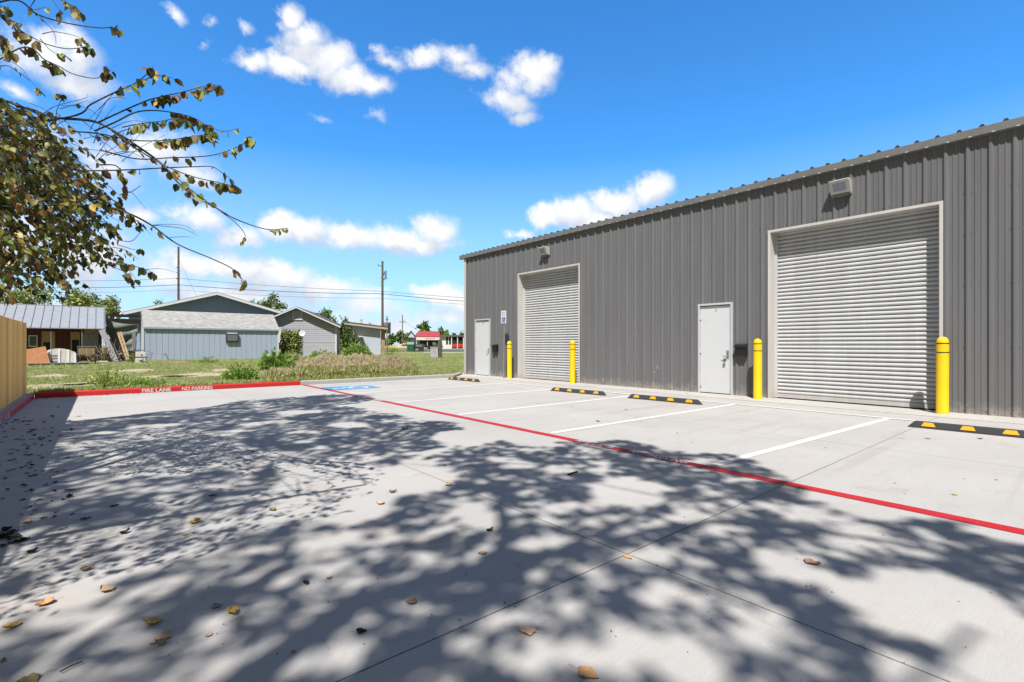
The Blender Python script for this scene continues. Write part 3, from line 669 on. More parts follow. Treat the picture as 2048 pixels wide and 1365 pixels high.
def siding(b, x0, x1, y, z0, zt, pitch=.3, gap=.02, dep=.015):   # vertical boards as real relief; zt(x) = top line
    x = x0
    while x < x1 - 1e-4:
        e = min(x + pitch, x1)
        b.v_ = len(b.v)
        xs = [x + gap * .5, e - gap * .5]
        b.face([(xs[0], y, z0), (xs[1], y, z0), (xs[1], y, zt(xs[1])), (xs[0], y, zt(xs[0]))])
        b.face([(e - gap * .5, y, z0), (e, y + dep, z0), (e, y + dep, zt(e)), (e - gap * .5, y, zt(e))])
        b.face([(x, y + dep, z0), (x + gap * .5, y, z0), (x + gap * .5, y, zt(x)), (x, y + dep, zt(x))])
        x = e
def gable_house(name, loc, rz, label, cat, hw, dep, zp, sl, wallm, oh_side, oh_front, fasm, roofm, hwall=None, vert=True, fas=.2):
    e = empty(name, loc, label, cat, rz=rz); hwall = hwall or hw - oh_side; zt = lambda x: zp - .12 - sl * abs(x)
    b = MB(); b.recalc = False
    if vert:
        siding(b, -hwall, 0, 0, 0, zt); siding(b, 0, hwall, 0, 0, zt)
    else:
        k = 0
        while k * .2 < zp:
            z0 = k * .2; z1 = min(z0 + .2, zt(0)); xa = min(hwall, max(0, (zp - .12 - z0) / sl)); xb = min(hwall, max(0, (zp - .12 - z1) / sl))
            if z1 > z0: b.face([(-xa, -.012, z0), (xa, -.012, z0), (xb, 0, z1), (-xb, 0, z1)])
            k += 1
    b.face([(hwall,0,0),(hwall,dep,0),(hwall,dep,zt(hwall)),(hwall,0,zt(hwall))]); b.face([(-hwall,dep,0),(-hwall,0,0),(-hwall,0,zt(hwall)),(-hwall,dep,zt(hwall))])
    b.face([(hwall,dep,0),(-hwall,dep,0),(-hwall,dep,zt(hwall)),(0,dep,zt(0)),(hwall,dep,zt(hwall))])
    b.build('wall', wallm, e)
    b = MB()
    for s in (-1, 1):
        b.v += [(0,-oh_front,zp),(0,dep+.3,zp),(s*hw,dep+.3,zp-sl*hw),(s*hw,-oh_front,zp-sl*hw),(0,-oh_front,zp-.1),(0,dep+.3,zp-.1),(s*hw,dep+.3,zp-sl*hw-.1),(s*hw,-oh_front,zp-sl*hw-.1)]
        n = len(b.v) - 8
        for f in ((0,1,2,3),(7,6,5,4),(0,3,7,4),(3,2,6,7),(2,1,5,6)): b.f.append(tuple(n+i for i in f)); b.m.append(0)
    b.build('roof', roofm, e)
    b = MB()
    for s in (-1, 1):
        q = [(0,zp-.05),(s*hw,zp-.05-sl*hw),(s*hw,zp-.05-fas-sl*hw),(0,zp-.05-fas)]
        b.prism(q, lambda p, r, t: (p, t, r), -oh_front-.04, -oh_front-.004)
    b.build('fascia', fasm, e)
    return e
# big blue gable
p = dp(435, 690.75, 52); ge = gable_house('blue_gabled_hall', (p.x, p.y, GZ), -YAW + R(29), 'large blue gabled hall with white fascia rising behind the shed', 'building', 8.0, 9, 6.75, .30, M_bsid2, .5, .9, M_wht, M_droof, fas=.26)
# hanging gutter end at its left corner
b = MB(); b.tube([(-7.9,-.9,4.3),(-8.0,-1.0,4.1),(-8.3,-1.0,3.85),(-8.5,-1,3.4)], .10, 8); b.build('gutter', M_wht, ge)
# grey house
p = dp(595, 690.75, 49.5); gh = gable_house('grey_house', (p.x, p.y, GZ), -YAW + R(12), 'small grey gabled house with attic vent and satellite dish', 'house', 4.2, 10, 5.05, .46, M_gsid, .5, .62, M_wht, M_droof, hwall=3.7, vert=False, fas=.12)
b = MB(); b.box(-.46,.46,-.06,-.01,3.80,4.62); b.box(-.50,.50,-.10,-.01,3.72,3.82); v = b.build('window_frame', M_wht, gh)
b = MB()
for k in range(7): b.box(-.36,.36,-.09,-.06,3.88 + k*.1,3.94 + k*.1)
b.build('vent_slat', M_gsid, v)
b = MB(); b.box(3.62,3.75,-.05,.05,0,3.1); b.box(-.9,3.7,-.035,-.012,1.52,1.56); b.box(-2.9,3.7,-.035,-.012,2.86,2.885); b.build('trim_board', M_wht, gh)
b = MB(); b.box(-2.05,-1.5,-.06,-.01,1.1,3.0); b.box(-2.4,-2.1,-.3,-.01,.9,1.5); b.build('side_window', M_wht, gh)
# satellite dish
sp = dp(605, 668, 46.0); de = empty('satellite_dish', (sp.x, sp.y, GZ), 'round white satellite dish in front of the grey house wall', 'satellite dish', rz=-YAW)
zc = sp.z - GZ
b = MB(); pts = []
for i in range(5):
    r = .29 * i / 4; pts.append((r, .28 * (r / .29) ** 2 * .3))
b.recalc = True
n = 24
ax = Vector((.1, -.85, .25)).normalized(); s_ = ax.cross(Vector((0,0,1))).normalized(); u_ = s_.cross(ax)
c0 = Vector((0, 0, zc))
for i in range(1, 5):
    for k in range(n):
        a = 2*math.pi*k/n; b.v.append(tuple(c0 + ax * pts[i][1] + (s_ * math.cos(a) + u_ * math.sin(a)) * pts[i][0]))
b.v.append(tuple(c0)); 
for k in range(n): b.f.append((len(b.v)-1, k, (k+1) % n)); b.m.append(0)
for i in range(3):
    for k in range(n): q = (k+1) % n; b.f.append((i*n+k, (i+1)*n+k, (i+1)*n+q, i*n+q)); b.m.append(0)
o = b.build('dish', M_lwall, de, smooth=True); sm = o.modifiers.new('s', 'SOLIDIFY'); sm.thickness = .02
b = MB(); b.tube([(0,.05,0),(0,.05,zc-.05),tuple(c0)], .03, 8); b.tube([(0,0,zc-.25), tuple(c0 + ax * .35 + Vector((0,0,-.12)))], .012, 6); b.build('mast', M_galv, de)
# front shed, X aligned
gs = empty('siding_shed', (2.57,48.3,GZ), 'long low pale blue shed with grey shingle roof and window unit', 'shed')
b = MB(); b.recalc = False; siding(b, 0, 9.82, 0, 0, lambda x: 2.62, .405, .05, .03)
b.face([(9.82,0,0),(9.82,5,0),(9.82,5,2.6),(9.82,2.5,3.9),(9.82,0,2.6)]); b.face([(0,5,0),(0,0,0),(0,0,2.6),(0,2.5,3.9),(0,5,2.6)]); b.build('wall', M_bsid, gs)
b = MB(); b.prism([(-.12,2.56),(-.12,2.62),(2.0,4.06),(2.25,4.1),(2.6,4.06),(5.1,2.6),(5.1,2.5),(2.5,3.92)], lambda p, q, t: (t, p, q), -.06, 9.95); b.build('roof', M_shing, gs)
b = MB(); b.box(-.05,9.9,-.16,-.12,2.50,2.60); b.build('fascia', M_bsid2, gs)
b = MB(); b.box(-.14,0,-.04,.06,0,2.62); b.build('corner_trim', M_wht, gs); b = MB(); b.box(9.80,9.90,-.05,.05,0,2.62); b.build('corner_trim', M_wht, gs)
for k in range(13):
    b = MB(); z0 = 2.62 + k * .112
def ontoY(u, v, Y):                       # photo point onto the plane at constant Y
    a = math.atan((u - CX) / F) + YAW; X = Y * math.tan(a); d = X * SY + Y * CY
    return Vector((X, Y, HC - (v - HY) * d / F))
q0, q1 = ontoY(452, 668, 48.2), ontoY(477, 685, 48.2)
b = MB(); b.box(q0.x - 2.57, q1.x - 2.57, -.18, -.001, q1.z - GZ, q0.z - GZ); wf = b.build('window_unit', M_dkbox, gs, bevel=.01)
b = MB(); b.box(q0.x - 2.57 + .09, q1.x - 2.57 - .09, -.21, -.181, q1.z + .12 - GZ, q0.z - .1 - GZ); b.build('grille', mat('unit_grille', (.16,.17,.19), .6), wf)
b = MB(); b.box(q0.x - 2.5, q1.x - 2.65, -.12, -.002, q0.z - GZ + .002, q0.z - GZ + .1); b.build('sill', M_wht, wf)
# low flat building on the right of the grey house
p = dp(690, 690.75, 60); fb = empty('flat_roof_building', (p.x, p.y, GZ), 'low pale blue building with sloping beige roof edge beside the tall pole', 'building', rz=-YAW+R(17))
b = MB(); b.face([(0,0,0),(4.2,0,0),(4.2,0,3.15),(0,0,3.6)]); b.face([(4.2,0,0),(4.2,6,0),(4.2,6,3.1),(4.2,0,3.15)]); b.build('wall', M_lblue, fb)
b = MB(); b.prism([(-.3,3.72),(5.0,3.12),(5.0,3.42),(-.3,4.02)], lambda p, q, t: (p, t, q), -.7, 6); b.build('roof', M_beige, fb)
b = MB(); b.prism([(-.3,4.025),(5.05,3.425),(5.05,3.50),(-.3,4.10)], lambda p, q, t: (p, t, q), -.75, 6); b.build('roof_cap', M_droof, fb)
b = MB(); b.box(4.25,4.75,.1,.3,0,3.1); b.build('door', M_tanw, fb); b = MB(); b.box(.9,2.1,-1.1,-.02,2.15,2.22); b.build('awning', M_beige, fb)
b = MB(); b.box(4.86,4.95,-.6,-.5,0,3.15); b.build('post', M_greyw, fb)
# metal-roof shed at the left
XS = ontoY(209, 660, 47).x
ms_ = empty('metal_roof_shed', (XS, 48.0, GZ), 'old dark red board shed under a bare metal roof', 'shed')
b = MB(); b.recalc = False; siding(b, -11, -.15, 0, 0, lambda x: 2.75, .3, .03, .02); b.face([(-.15,0,0),(-.15,5,0),(-.15,5,2.6),(-.15,2.5,3.8),(-.15,0,2.75)]); b.build('wall', M_dred, ms_)
b = MB(); b.prism([(-1.0,2.36),(-1.0,2.42),(2.4,4.14),(2.6,4.14),(5.4,2.6),(5.4,2.5),(2.5,4.02)], lambda p, q, t: (t, p, q), -11.3, .05); mr_ = b.build('roof', M_mroof, ms_)
b = MB(); s0 = math.hypot(3.4, 1.72)
for k in range(24):
    x = -11.2 + k * .485
    b.prism([(x,0),(x+.05,0),(x+.04,.045),(x+.01,.045)], lambda p, q, t: (p, -1.0 + 3.4 * t - q * .45, 2.42 + 1.72 * t + q * .9), 0, 1)
b.build('roof_seam', M_seam, ms_)
b = MB(); b.box(-11.3,.05,2.38,2.62,4.12,4.20); b.build('ridge_cap', M_mroof, ms_)
def board(u0, u1, v0, v1, m, name, y=-.04, Y=47.96, parent=None, t=.03):
    a, c = ontoY(u0, v0, Y), ontoY(u1, v1, Y); q = MB(); q.box(a.x - XS, c.x - XS, y, y + t, max(0, c.z - GZ), a.z - GZ); return q.build(name, m, parent or ms_)
board(83,110,663,703,M_tanw,'plywood_panel'); board(141,160,664,703,M_tanw,'plywood_panel'); board(163,197,667,704,M_greyw,'grey_board'); board(168,200,660,667,M_tanw,'plywood_panel')
board(144,158,680,712,M_dark,'dark_opening', y=-.06); board(87,100,685,712,M_dark,'dark_opening', y=-.06)
wn = board(57,75,671,694,M_wht,'window', y=-.05); board(59,73,673,692,M_glass,'pane', y=-.06, parent=wn).location = (0, 0, 0)
for u in (101, 163): board(u, u + 1.6, 660, 712, M_greyw, 'porch_post', y=-.9, Y=47.1)
# lattice carport roof behind the tarp
pa, pb = ontoY(213, 628, 52), ontoY(290, 632, 52); lt = empty('lattice_carport', (pa.x, 52, GZ), 'dark slatted carport roof between the two sheds', 'carport')
L_ = pb.x - pa.x
b = MB()
for k in range(5): b.box(0, L_, k*.5, k*.5+.1, pa.z - GZ - .15 - k*.0, pa.z - GZ)
b.build('beam', M_dark, lt)
b = MB()
for k in range(16): b.box(k*L_/16, k*L_/16+.1, -.1, 2.4, pa.z - GZ - .75, pa.z - GZ - .6)
b.build('slat', M_greyw, lt)
b = MB(); b.box(0, L_, -.12, -.08, pa.z-GZ-.72, pa.z-GZ-.38); b.build('header', M_dark, lt)
for x in (.1, L_-.2):
    b = MB(); b.box(x, x+.12, 0, .12, 0, pa.z-GZ-.15); b.build('post', M_greyw, lt)
# tarp: sagging sheet with folds
ta, tb = ontoY(213, 640, 50), ontoY(276, 716, 50); W_ = tb.x - ta.x; H_ = ta.z - GZ
b = MB(); nx, nz = 26, 26
for j in range(nz + 1):
    for i in range(nx + 1):
        s, t = i / nx, j / nz
        b.v.append((s * W_ * (1 - .1*t), .25*math.sin(s*9 + 4*t) * t + .10*math.sin(t*23 + s*6), H_ * (1 - t) * (1 - .10 * s * (1-t)) - .12*math.sin(math.pi*s)*(1-t)))
for j in range(nz):
    for i in range(nx): k = j*(nx+1)+i; b.f.append((k, k+1, k+nx+2, k+nx+1)); b.m.append(0)
tp = b.build('tarp', M_tarp, smooth=True, loc=(ta.x, 50, GZ)); tag(tp, 'big faded green tarp hanging between the two sheds', 'tarp'); sm = tp.modifiers.new('s', 'SOLIDIFY'); sm.thickness = .02
# leaning things and clutter
def stick(name, pa, pb, r, m, label, cat, group=None, n=6, flat=None):
    c = (Vector(pa) + Vector(pb)) / 2; c.z = min(pa[2], pb[2])
    b = MB(); a_, b_ = Vector(pa) - c, Vector(pb) - c
    if flat:
        t = (b_ - a_).normalized(); s = t.cross(Vector((0,1,0))).normalized() * flat; d = Vector((0, .03, 0))
        for sg in (1,):
            pts = [a_ - s - d, a_ + s - d, b_ + s - d, b_ - s - d, a_ - s + d, a_ + s + d, b_ + s + d, b_ - s + d]
            n0 = len(b.v); b.v += [tuple(q) for q in pts]
            for f in ((0,1,2,3),(7,6,5,4),(0,4,5,1),(1,5,6,2),(2,6,7,3),(3,7,4,0)): b.f.append(f); b.m.append(0)
    else: b.tube([a_, (a_ + b_) / 2 + Vector((0, 0, -.02)), b_], r, n)
    o = b.build(name, m, loc=c); return tag(o, label, cat, group)
for u0, v0, u1, v1, yy, fl, lab in ((203,660,232,724,45.5,.17,'wide grey plank leaning at the right end of the metal-roof shed'),(207,661,239,725,46.2,.15,'dark narrow plank leaning behind the wide grey one')):
    a_, c_ = ontoY(u0, v0, yy + 1.2), ontoY(u1, v1, yy); c_.z = GZ
    stick('leaning_plank', a_, c_, .1, M_greyw, lab, 'plank', 'planks leaning on the shed end', flat=fl)
for u0, v0, u1, v1, lab in ((236,666,254,708,'pale timber leaning in front of the green tarp, left one'),(241,664,259,716,'pale timber leaning in front of the green tarp, right one')):
    a_, c_ = ontoY(u0, v0, 47.5), ontoY(u1, v1, 46); c_.z = GZ + .1
    stick('leaning_timber', a_, c_, .08, M_tanw, lab, 'timber', 'timbers leaning by the tarp', flat=.06)
# brush pile
bp = gp(245, 722, GZ); b = MB()
for k in range(260):
    a = rdir(1)[0]; a[2] *= .35; c = Vector((random.gauss(0, .75), random.gauss(0, .4), abs(random.gauss(.35, .3)))); a = Vector(a) * random.uniform(.25, .9)
    b.tube([c - a, c + a], random.uniform(.008, .03), 4, random.choice((0, 0, 1)), cap=False)
tag(b.build('brush_pile', [M_twig, M_greyw], loc=(bp.x, bp.y, GZ)), 'tangled pile of dry sticks below the green tarp', 'brush pile')
bp = gp(208, 724, GZ); b = MB()
for k in range(150):
    a = rdir(1)[0]; a[2] = abs(a[2]) + .3; c = Vector((random.gauss(0, .4), random.gauss(0, .3), 0)); a = Vector(a) * random.uniform(.4, 1.3)
    b.tube([c, c + a], random.uniform(.008, .02), 4, random.choice((0, 1)), cap=False)
tag(b.build('brush_pile', [M_twig, mat('dry_stem', (.38,.30,.18), .9)], loc=(bp.x, bp.y, GZ)), 'upright dry brown stalks beside the grey leaning planks', 'brush pile')
# pallets, arched headboard, orange sheet, chair, white appliance
JY = 41.0
def fx(u): return ontoY(u, 700, JY).x
e = empty('orange_sheet', (fx(79), JY - .3, GZ), 'orange ribbed sheet leaning by the wooden fence', 'sheet', rot=(R(-14), R(-12), 0))
b = MB(); k = 0
for k in range(12): b.box(-.50 + k*.083, -.50 + k*.083 + .078, -.012 * (k % 2), .02, 0, 1.08)
b.build('sheet', M_orng, e)
e = empty('arched_headboard', (fx(118), JY, GZ), 'cream arched headboard panels leaning in front of the red shed', 'furniture', rot=(R(-12), 0, 0))
wB = fx(152) - fx(86); b = MB()
arch = [(-wB/2, .0)] + [(-wB/2 + wB*i/14, .62 + .40*math.sin(math.pi*(i*.8+2)/15)) for i in range(15)] + [(wB/2, 0)]
b.prism(arch, lambda p, q, t: (p, t, q), .0, .04); b.build('panel', M_cream, e)
for s in (-.32, -.03, .25, .46):
    b = MB(); b.box(s*wB, s*wB + .1, -.05, -.002, 0, .93 if abs(s) < .4 else .7); b.build('stile', M_wht, e)
for z in (.18, .38, .55):
    b = MB(); b.box(-wB*.32+.1, -wB*.05, -.035, -.001, z, z+.07); b.build('slat', M_greyw, e)
e = empty('wooden_pallet', (fx(118), JY + .8, GZ), 'flat wooden pallet lying under the arched headboard', 'pallet')
b = MB()
for k in range(5): b.box(-1.3 + k*.55, -1.3 + k*.55 + .45, -1.6, -.6, .10, .13)
b.build('deck_board', M_greyw, e); b = MB()
for k in range(3): b.box(-1.35, 1.4, -1.55 + k*.42, -1.45 + k*.42, 0, .10)
b.build('runner', M_greyw, e)
e = empty('garden_chair', (fx(176), JY, GZ), 'dark metal chair with a wooden backrest in front of the shed', 'chair', rz=R(10))
b = MB()
for x in (-.42, .42):
    b.tube([(x,-.3,0),(x,-.3,.55),(x,.35,.6)], .025, 6); b.tube([(x,.35,0),(x,.38,1.1)], .03, 6)
b.build('frame', M_lampd, e); b = MB(); b.box(-.42,.42,-.3,.35,.42,.47); b.build('seat', M_dark, e); b = MB(); b.box(-.4,.4,.32,.36,.6,1.0); b.build('backrest', M_tanw, e)
b = MB(); b.box(-.46,.46,.33,.40,1.08,1.13); b.build('top_rail', M_greyw, e)
e = empty('wire_rack', (fx(64), JY + .2, GZ), 'small white wire frame between the fence and the orange sheet', 'frame')
b = MB()
for x0, z0, x1, z1 in ((-.35,0,-.3,.8),(.3,0,.25,.65),(-.33,.3,.3,.25),(-.33,.55,.3,.6),(-.1,0,.15,.7)): b.tube([(x0,0,z0),(x1,.05,z1)], .04, 6)
b.build('wire', M_wht, e)
a_ = gp(281, 726, GZ); e = empty('white_appliance', (a_.x, a_.y, GZ), 'two small white boxes stacked at the left corner of the pale blue shed', 'box')
b = MB(); b.box(-.28,.28,-.2,.2,0,.33); b.build('lower_box', M_wht, e, bevel=.02); b = MB(); b.box(-.26,.28,-.2,.2,.40,.74); b.build('upper_box', M_wht, e, bevel=.02)
b = MB(); b.face([(.0,-.203,.47),(.13,-.203,.47),(.06,-.203,.60)]); b.box(-.02,.12,-.205,-.201,.08,.18); b.build('mark', M_dark, e)
b = MB(); b.box(-.2,.2,-.15,.15,.33,.40); b.build('spacer', M_lampd, e)
for k, (u, v, m, lab) in enumerate(((98,727,M_cream,'pale board lying in the grass left of the chair'),(205,726,M_cream,'pale rubble lying below the leaning planks'),(268,690,M_greyw,'torn grey rag hanging at the shed corner'))):
    q = gp(u, v, GZ) if v > 700 else ontoY(u, v, 48.2); b = MB(); b.box(-.3,.3,-.2,.2,0,.12) if v > 700 else b.box(-.12,.12,-.05,.05,-.9,.9)
    tag(b.build('scrap', m, loc=q, bevel=.03), lab, 'scrap')

# ------------------------------------------------------------------ utility poles and wires
def pole(u, vt, d, label, kind=0):
    t = dp(u, vt, d); e = empty('utility_pole', (t.x, t.y, GZ), label, 'utility pole', rz=-YAW, group='wooden utility poles'); h = t.z - GZ
    b = MB(); b.tube([(0,0,0),(0,0,h)], [.17, .12], 10); b.build('pole', M_pole, e)
    return e, h, t
p1, h1, t1 = pole(357, 494, 66, 'bare wooden utility pole behind the blue gabled hall')
for z in (h1-2.8, h1-3.5, h1-4.3):
    b = MB(); b.tube([(-.22,-.1,z),(.22,-.1,z)], .05, 6); b.build('insulator', M_lampd, p1)
b = MB(); b.tube([(.1,-.1,h1-9.5),(.75,-.1,h1-9.3),(.75,-.1,h1-9.6)], .035, 6); b.build('bracket', M_galv, p1)
p2, h2, t2 = pole(765, 526, 62, 'tall utility pole with lamp and fittings beside the pylon sign')
b = MB(); b.tube([(0,-.1,h2-.3),(-.4,-.25,h2-.45),(-.5,-.25,h2-.2)], .06, 6); b.tube([(0,0,h2),(0,0,h2+.18)], .14, 8); b.tube([(.1,-.1,h2-1.6),(.45,-.2,h2-1.0),(.62,-.2,h2-1.1)], .06, 6); b.tube([(.1,-.1,h2-2.2),(.5,-.2,h2-1.9),(.62,-.2,h2-2.1)], .07, 6); b.build('bracket', M_lampd, p2)
for z in (h2-1.9, h2-2.4, h2-2.9):
    b = MB(); b.tube([(-.2,-.1,z),(-.05,-.1,z)], .05, 6); b.build('insulator', M_lampd, p2)
b = MB(); b.tube([(.45,-.22,h2-2.0),(.45,-.22,h2-1.2)], .13, 10); b.build('transformer', M_galv, p2)
p3, h3, t3 = pole(805, 630, 150, 'short distant utility pole left of the red-roofed station')
b = MB(); b.box(-1.0,1.0,-.1,.1,h3-2.3,h3-2.1); b.build('crossarm', M_pole, p3)
def wire(pts, r, label):
    b = MB()
    P0 = []
    for a, c, sag in pts:
        for k in range(17):
            t = k / 16; q = a.lerp(c, t); q.z -= sag * 4 * t * (1 - t); P0.append(q)
    o = b.tube(P0, r, 5).build('overhead_wire', M_wire); tag(o, label, 'wire', 'wires strung between the utility poles')
for i, (v1_, v2_, v0_, v3_, r, lab) in enumerate(((557,583,553,600,.022,'highest thin wire between the two tall poles'),(570,588,568,608,.035,'thick middle wire between the two tall poles'),(580,597,577,613,.016,'lowest thin wire between the two tall poles'))):
    A, B_, C_, D_ = dp(-120, v0_, 70), dp(357, v1_, 65.8), dp(765, v2_, 61.8), dp(1010, v3_, 58)
    wire(((A, B_, .5), (B_, C_, .28 if i else .2), (C_, D_, .1)), r, lab)
wire(((dp(358, 520, 65.8), dp(398, 600, 60), .1),), .012, 'slanting guy wire right of the first pole'); wire(((dp(805, 640, 150), dp(850, 668, 140), .3),), .03, 'far service wire from the short pole')
# pylon sign by the tall pole
t = dp(774, 660, 64); e = empty('pylon_sign', (t.x, t.y, GZ), 'grey rectangular pylon sign on a post beside the tall pole', 'sign', rz=-YAW+R(15))
b = MB(); b.box(-.06,.06,-.06,.06,0,5.0); b.build('post', M_lampd, e)
b = MB(); b.box(-.42,.48,-.15,.15,2.7,4.15); pn = b.build('sign_box', M_galv, e, bevel=.02); b = MB()
for k in range(5): b.box(-.30,.22,-.165,-.152,3.0 + k*.2,3.05 + k*.2)
b.build('lettering', M_lampd, pn); b = MB(); b.tube([(0,0,4.1),(0,0,4.6)], .04, 6); b.tube([(-.15,0,4.6),(0,0,4.4),(.18,0,4.65)], .05, 6); b.build('ornament', M_lampd, e)

# ------------------------------------------------------------------ far road, station, low white building, cars, dumpsters, cabinet
b = MB(); q = [dp(700, 0, 90), dp(1100, 0, 90), dp(1150, 0, 135), dp(650, 0, 135)]
b.face([(p.x, p.y, GZ + .015) for p in q]); struct(b.build('road', mat('asphalt', (.10,.10,.105), .9, var=.15)))
b = MB(); q = [dp(848, 0, 76), dp(1100, 0, 70), dp(1100, 0, 76), dp(848, 0, 80)]
b.face([(p.x, p.y, GZ + .015) for p in q]); struct(b.build('pavement', mat('pale_pavement', (.55,.50,.45), .9, var=.08)))
st = empty('station_building', (*dp(851, 0, 170).xy, GZ), 'small station with bright red metal roof and white canopy band', 'building', rz=-YAW)
S = 170 / F
b = MB()
b.v = [(-20*S,-.8,4.2),(31*S,-.8,4.1),(25*S,3,6.05),(-17*S,3,6.2),(-20*S,-.8,4.1),(31*S,-.8,4.0),(25*S,3,5.95),(-17*S,3,6.1),(31*S,7,4.1),(-32*S,7,4.1)]; b.f = [(0,1,2,3),(7,6,5,4),(0,4,5,1),(3,2,8,9)]; b.m = [0]*4
b.build('roof', M_redr, st)
b = MB(); b.prism([(-37*S,3.9),(-28.5*S,6.0),(-20*S,3.9)], lambda p, q, t: (p, t, q), -.2, .0); b.build('gable_end', M_lwall, st)
b = MB(); b.prism([(-39*S,3.85),(-28.5*S,6.3),(-18*S,3.9),(-19.5*S,3.8),(-28.5*S,5.85),(-37*S,3.8)], lambda p, q, t: (p, t, q), -.5, -.21); b.build('barge_board', M_lampd, st)
b = MB(); b.box(-18*S,29*S,-.7,-.1,2.95,4.0); b.build('canopy_band', M_wht, st); b = MB(); b.box(0,20*S,-.72,-.705,3.3,3.5); b.build('canopy_stripe', M_redp, st)
b = MB(); b.box(-18*S,29*S,-.1,5,2.85,2.94); b.build('canopy', M_lampd, st)
for x in (-18, 4, 28):
    b = MB(); b.box(x*S-.1,x*S+.1,-.2,0,0,2.85); b.build('column', M_lwall, st)
b = MB(); b.box(-36*S,28*S,5,5.2,0,3.9); b.build('wall', mat('dark_shop_front', (.06,.065,.07), .5, var=.5, vscale=1), st)
wb = empty('low_white_building', (*dp(900, 0, 165).xy, GZ), 'low white building with dark openings and red panels at the corner', 'building', rz=-YAW+R(-6))
S = 165 / F
b = MB(); b.box(-20*S,50*S,0,6,0,4.1); b.build('wall', M_wht, wb)
b = MB(); b.box(-22*S,50*S,-.9,6,4.1,4.55); b.build('roof', M_lampd, wb)
for x0, x1 in ((-8,-4),(-2,2),(5,15),(17,27),(29,45)):
    b = MB(); b.box(x0*S,x1*S,-.03,-.005,1.4 if x0 < 4 else .3,3.95); b.build('opening', M_dark, wb)
b = MB()
for k in range(18): b.box((5+k*2)*S,(6.7+k*2)*S,-.5,-.45,.6,1.65)
b.build('red_panel', M_redp, wb)
for x in (4, 16, 28):
    b = MB(); b.box(x*S-.12,x*S+.12,-.6,-.4,0,4.1); b.build('column', M_wht, wb)
def car(u, d, rz, bodym, label, pickup=False, L=4.6):
    q = dp(u, 0, d); e = empty('parked_car', (q.x, q.y, GZ), label, 'car', rz=rz, group='cars parked at the station'); h = L / 2
    if pickup: pr = [(-h,.45),(-h,1.0),(-h*.05,1.02),(-.0,1.02),(h*.25,1.0),(h*.95,.95),(h,.5)]; cb = [(-.2,1.0),(-.1,1.65),(.75,1.65),(1.25,1.0)]
    else: pr = [(-h,.4),(-h,.85),(-h*.8,.95),(h*.5,.93),(h*.95,.78),(h,.4)]; cb = [(-1.7,.92),(-1.2,1.42),(.35,1.45),(1.1,.92)]
    b = MB(); b.prism(pr, lambda p, q, t: (p, t, q), -.88, .88); b.build('body', bodym, e, bevel=.06)
    b = MB(); b.prism([(x, z) for x, z in cb], lambda p, q, t: (p, t * (1 - .12 * (q > 1.2)), q), -.8, .8); b.build('cabin', bodym, e, bevel=.05)
    for s in (-1, 1):
        b = MB(); f = .84; b.prism([(cb[0][0]+.22,cb[0][1]+.05),(cb[1][0]+.1,cb[1][1]-.1),(cb[2][0]-.05,cb[2][1]-.1),(cb[3][0]-.28,cb[3][1]+.05)], lambda p, q, t: (p, s*t, q), .78, .812); b.build('window', M_glass, e)
        for x in (-h*.62, h*.6):
            b = MB(); b.tube([(x, s*.72, .33),(x, s*.92, .33)], .33, 18); wv = b.build('wheel', M_seal, e); b = MB(); b.tube([(x, s*.921, .33),(x, s*.935, .33)], .19, 12); b.build('rim', M_galv, wv)
    return e
car(846, 150, -YAW + R(8), mat('dark_blue_car', (.02,.025,.05), .3), 'dark blue car behind the green dumpsters')
car(868, 146, -YAW + R(-12), mat('black_pickup', (.012,.012,.015), .3), 'black pickup under the white canopy band', True, 5.3)
car(806, 130, -YAW + R(60), mat('silver_van', (.5,.45,.42), .35), 'pale car partly hidden by grass left of the dumpster', L=4.0)
def dumpster(u, d, w_, m, label, ht=1.5):
    q = dp(u, 0, d); e = empty('dumpster', (q.x, q.y, GZ), label, 'dumpster', rz=-YAW, group='dumpsters on the far verge')
    b = MB(); b.prism([(-.7,.1),(-.85,ht*.75),(-.6,ht),(.7,ht*1.05),(.7,.1)], lambda p, q, t: (t, p, q), -w_/2, w_/2); b.build('bin', m, e, bevel=.02)
    b = MB(); b.box(-w_/2-.05,w_/2+.05,-.88,-.82,ht*.68,ht*.76); b.build('rim', m, e); b = MB(); b.prism([(-.62,ht+.01),(.7,ht*1.06+.01),(.7,ht*1.06+.06),(-.62,ht+.06)], lambda p, q, t: (t, p, q), -w_/2, w_/2); b.build('lid', M_dkol, e)
    for s in (-1, 1):
        b = MB(); b.box(s*w_*.35-.06,s*w_*.35+.06,-.89,-.8,.15,ht*.68); b.build('rib', m, e)
dumpster(822.5, 88, 1.25, M_chgreen, 'bright green dumpster, the left one of the pair', 1.75); dumpster(839, 89, 1.35, M_dkol, 'dark olive dumpster, the right one of the pair', 1.25)
q = gp(869, 716, GZ); e = empty('utility_cabinet', (q.x, q.y, GZ), 'grey concrete-looking utility cabinet standing on the lawn', 'cabinet', rz=-YAW+R(12))
b = MB(); b.box(-.38,.32,-.3,.3,0,.98); b.build('cabinet', mat('pale_cabinet', (.42,.43,.45), .8, var=.2, vscale=5), e, bevel=.02); b = MB(); b.box(-.42,.36,-.34,.34,.98,1.03); b.build('lid', M_lwall, e); b = MB(); b.box(-.03,-.02,-.305,-.30,.05,.93); b.build('door_seam', M_dark, e)
q = gp(880, 716, GZ); b = MB(); b.prism([(-.12,0),(-.16,1.3),(-.10,1.75),(.12,1.8),(.2,1.2),(.15,0)], lambda p, q, t: (p, t, q), -.13, .13)
tag(b.build('old_post', M_pole, loc=(q.x, q.y, GZ), bevel=.03), 'short dark weathered post just right of the utility cabinet', 'post')
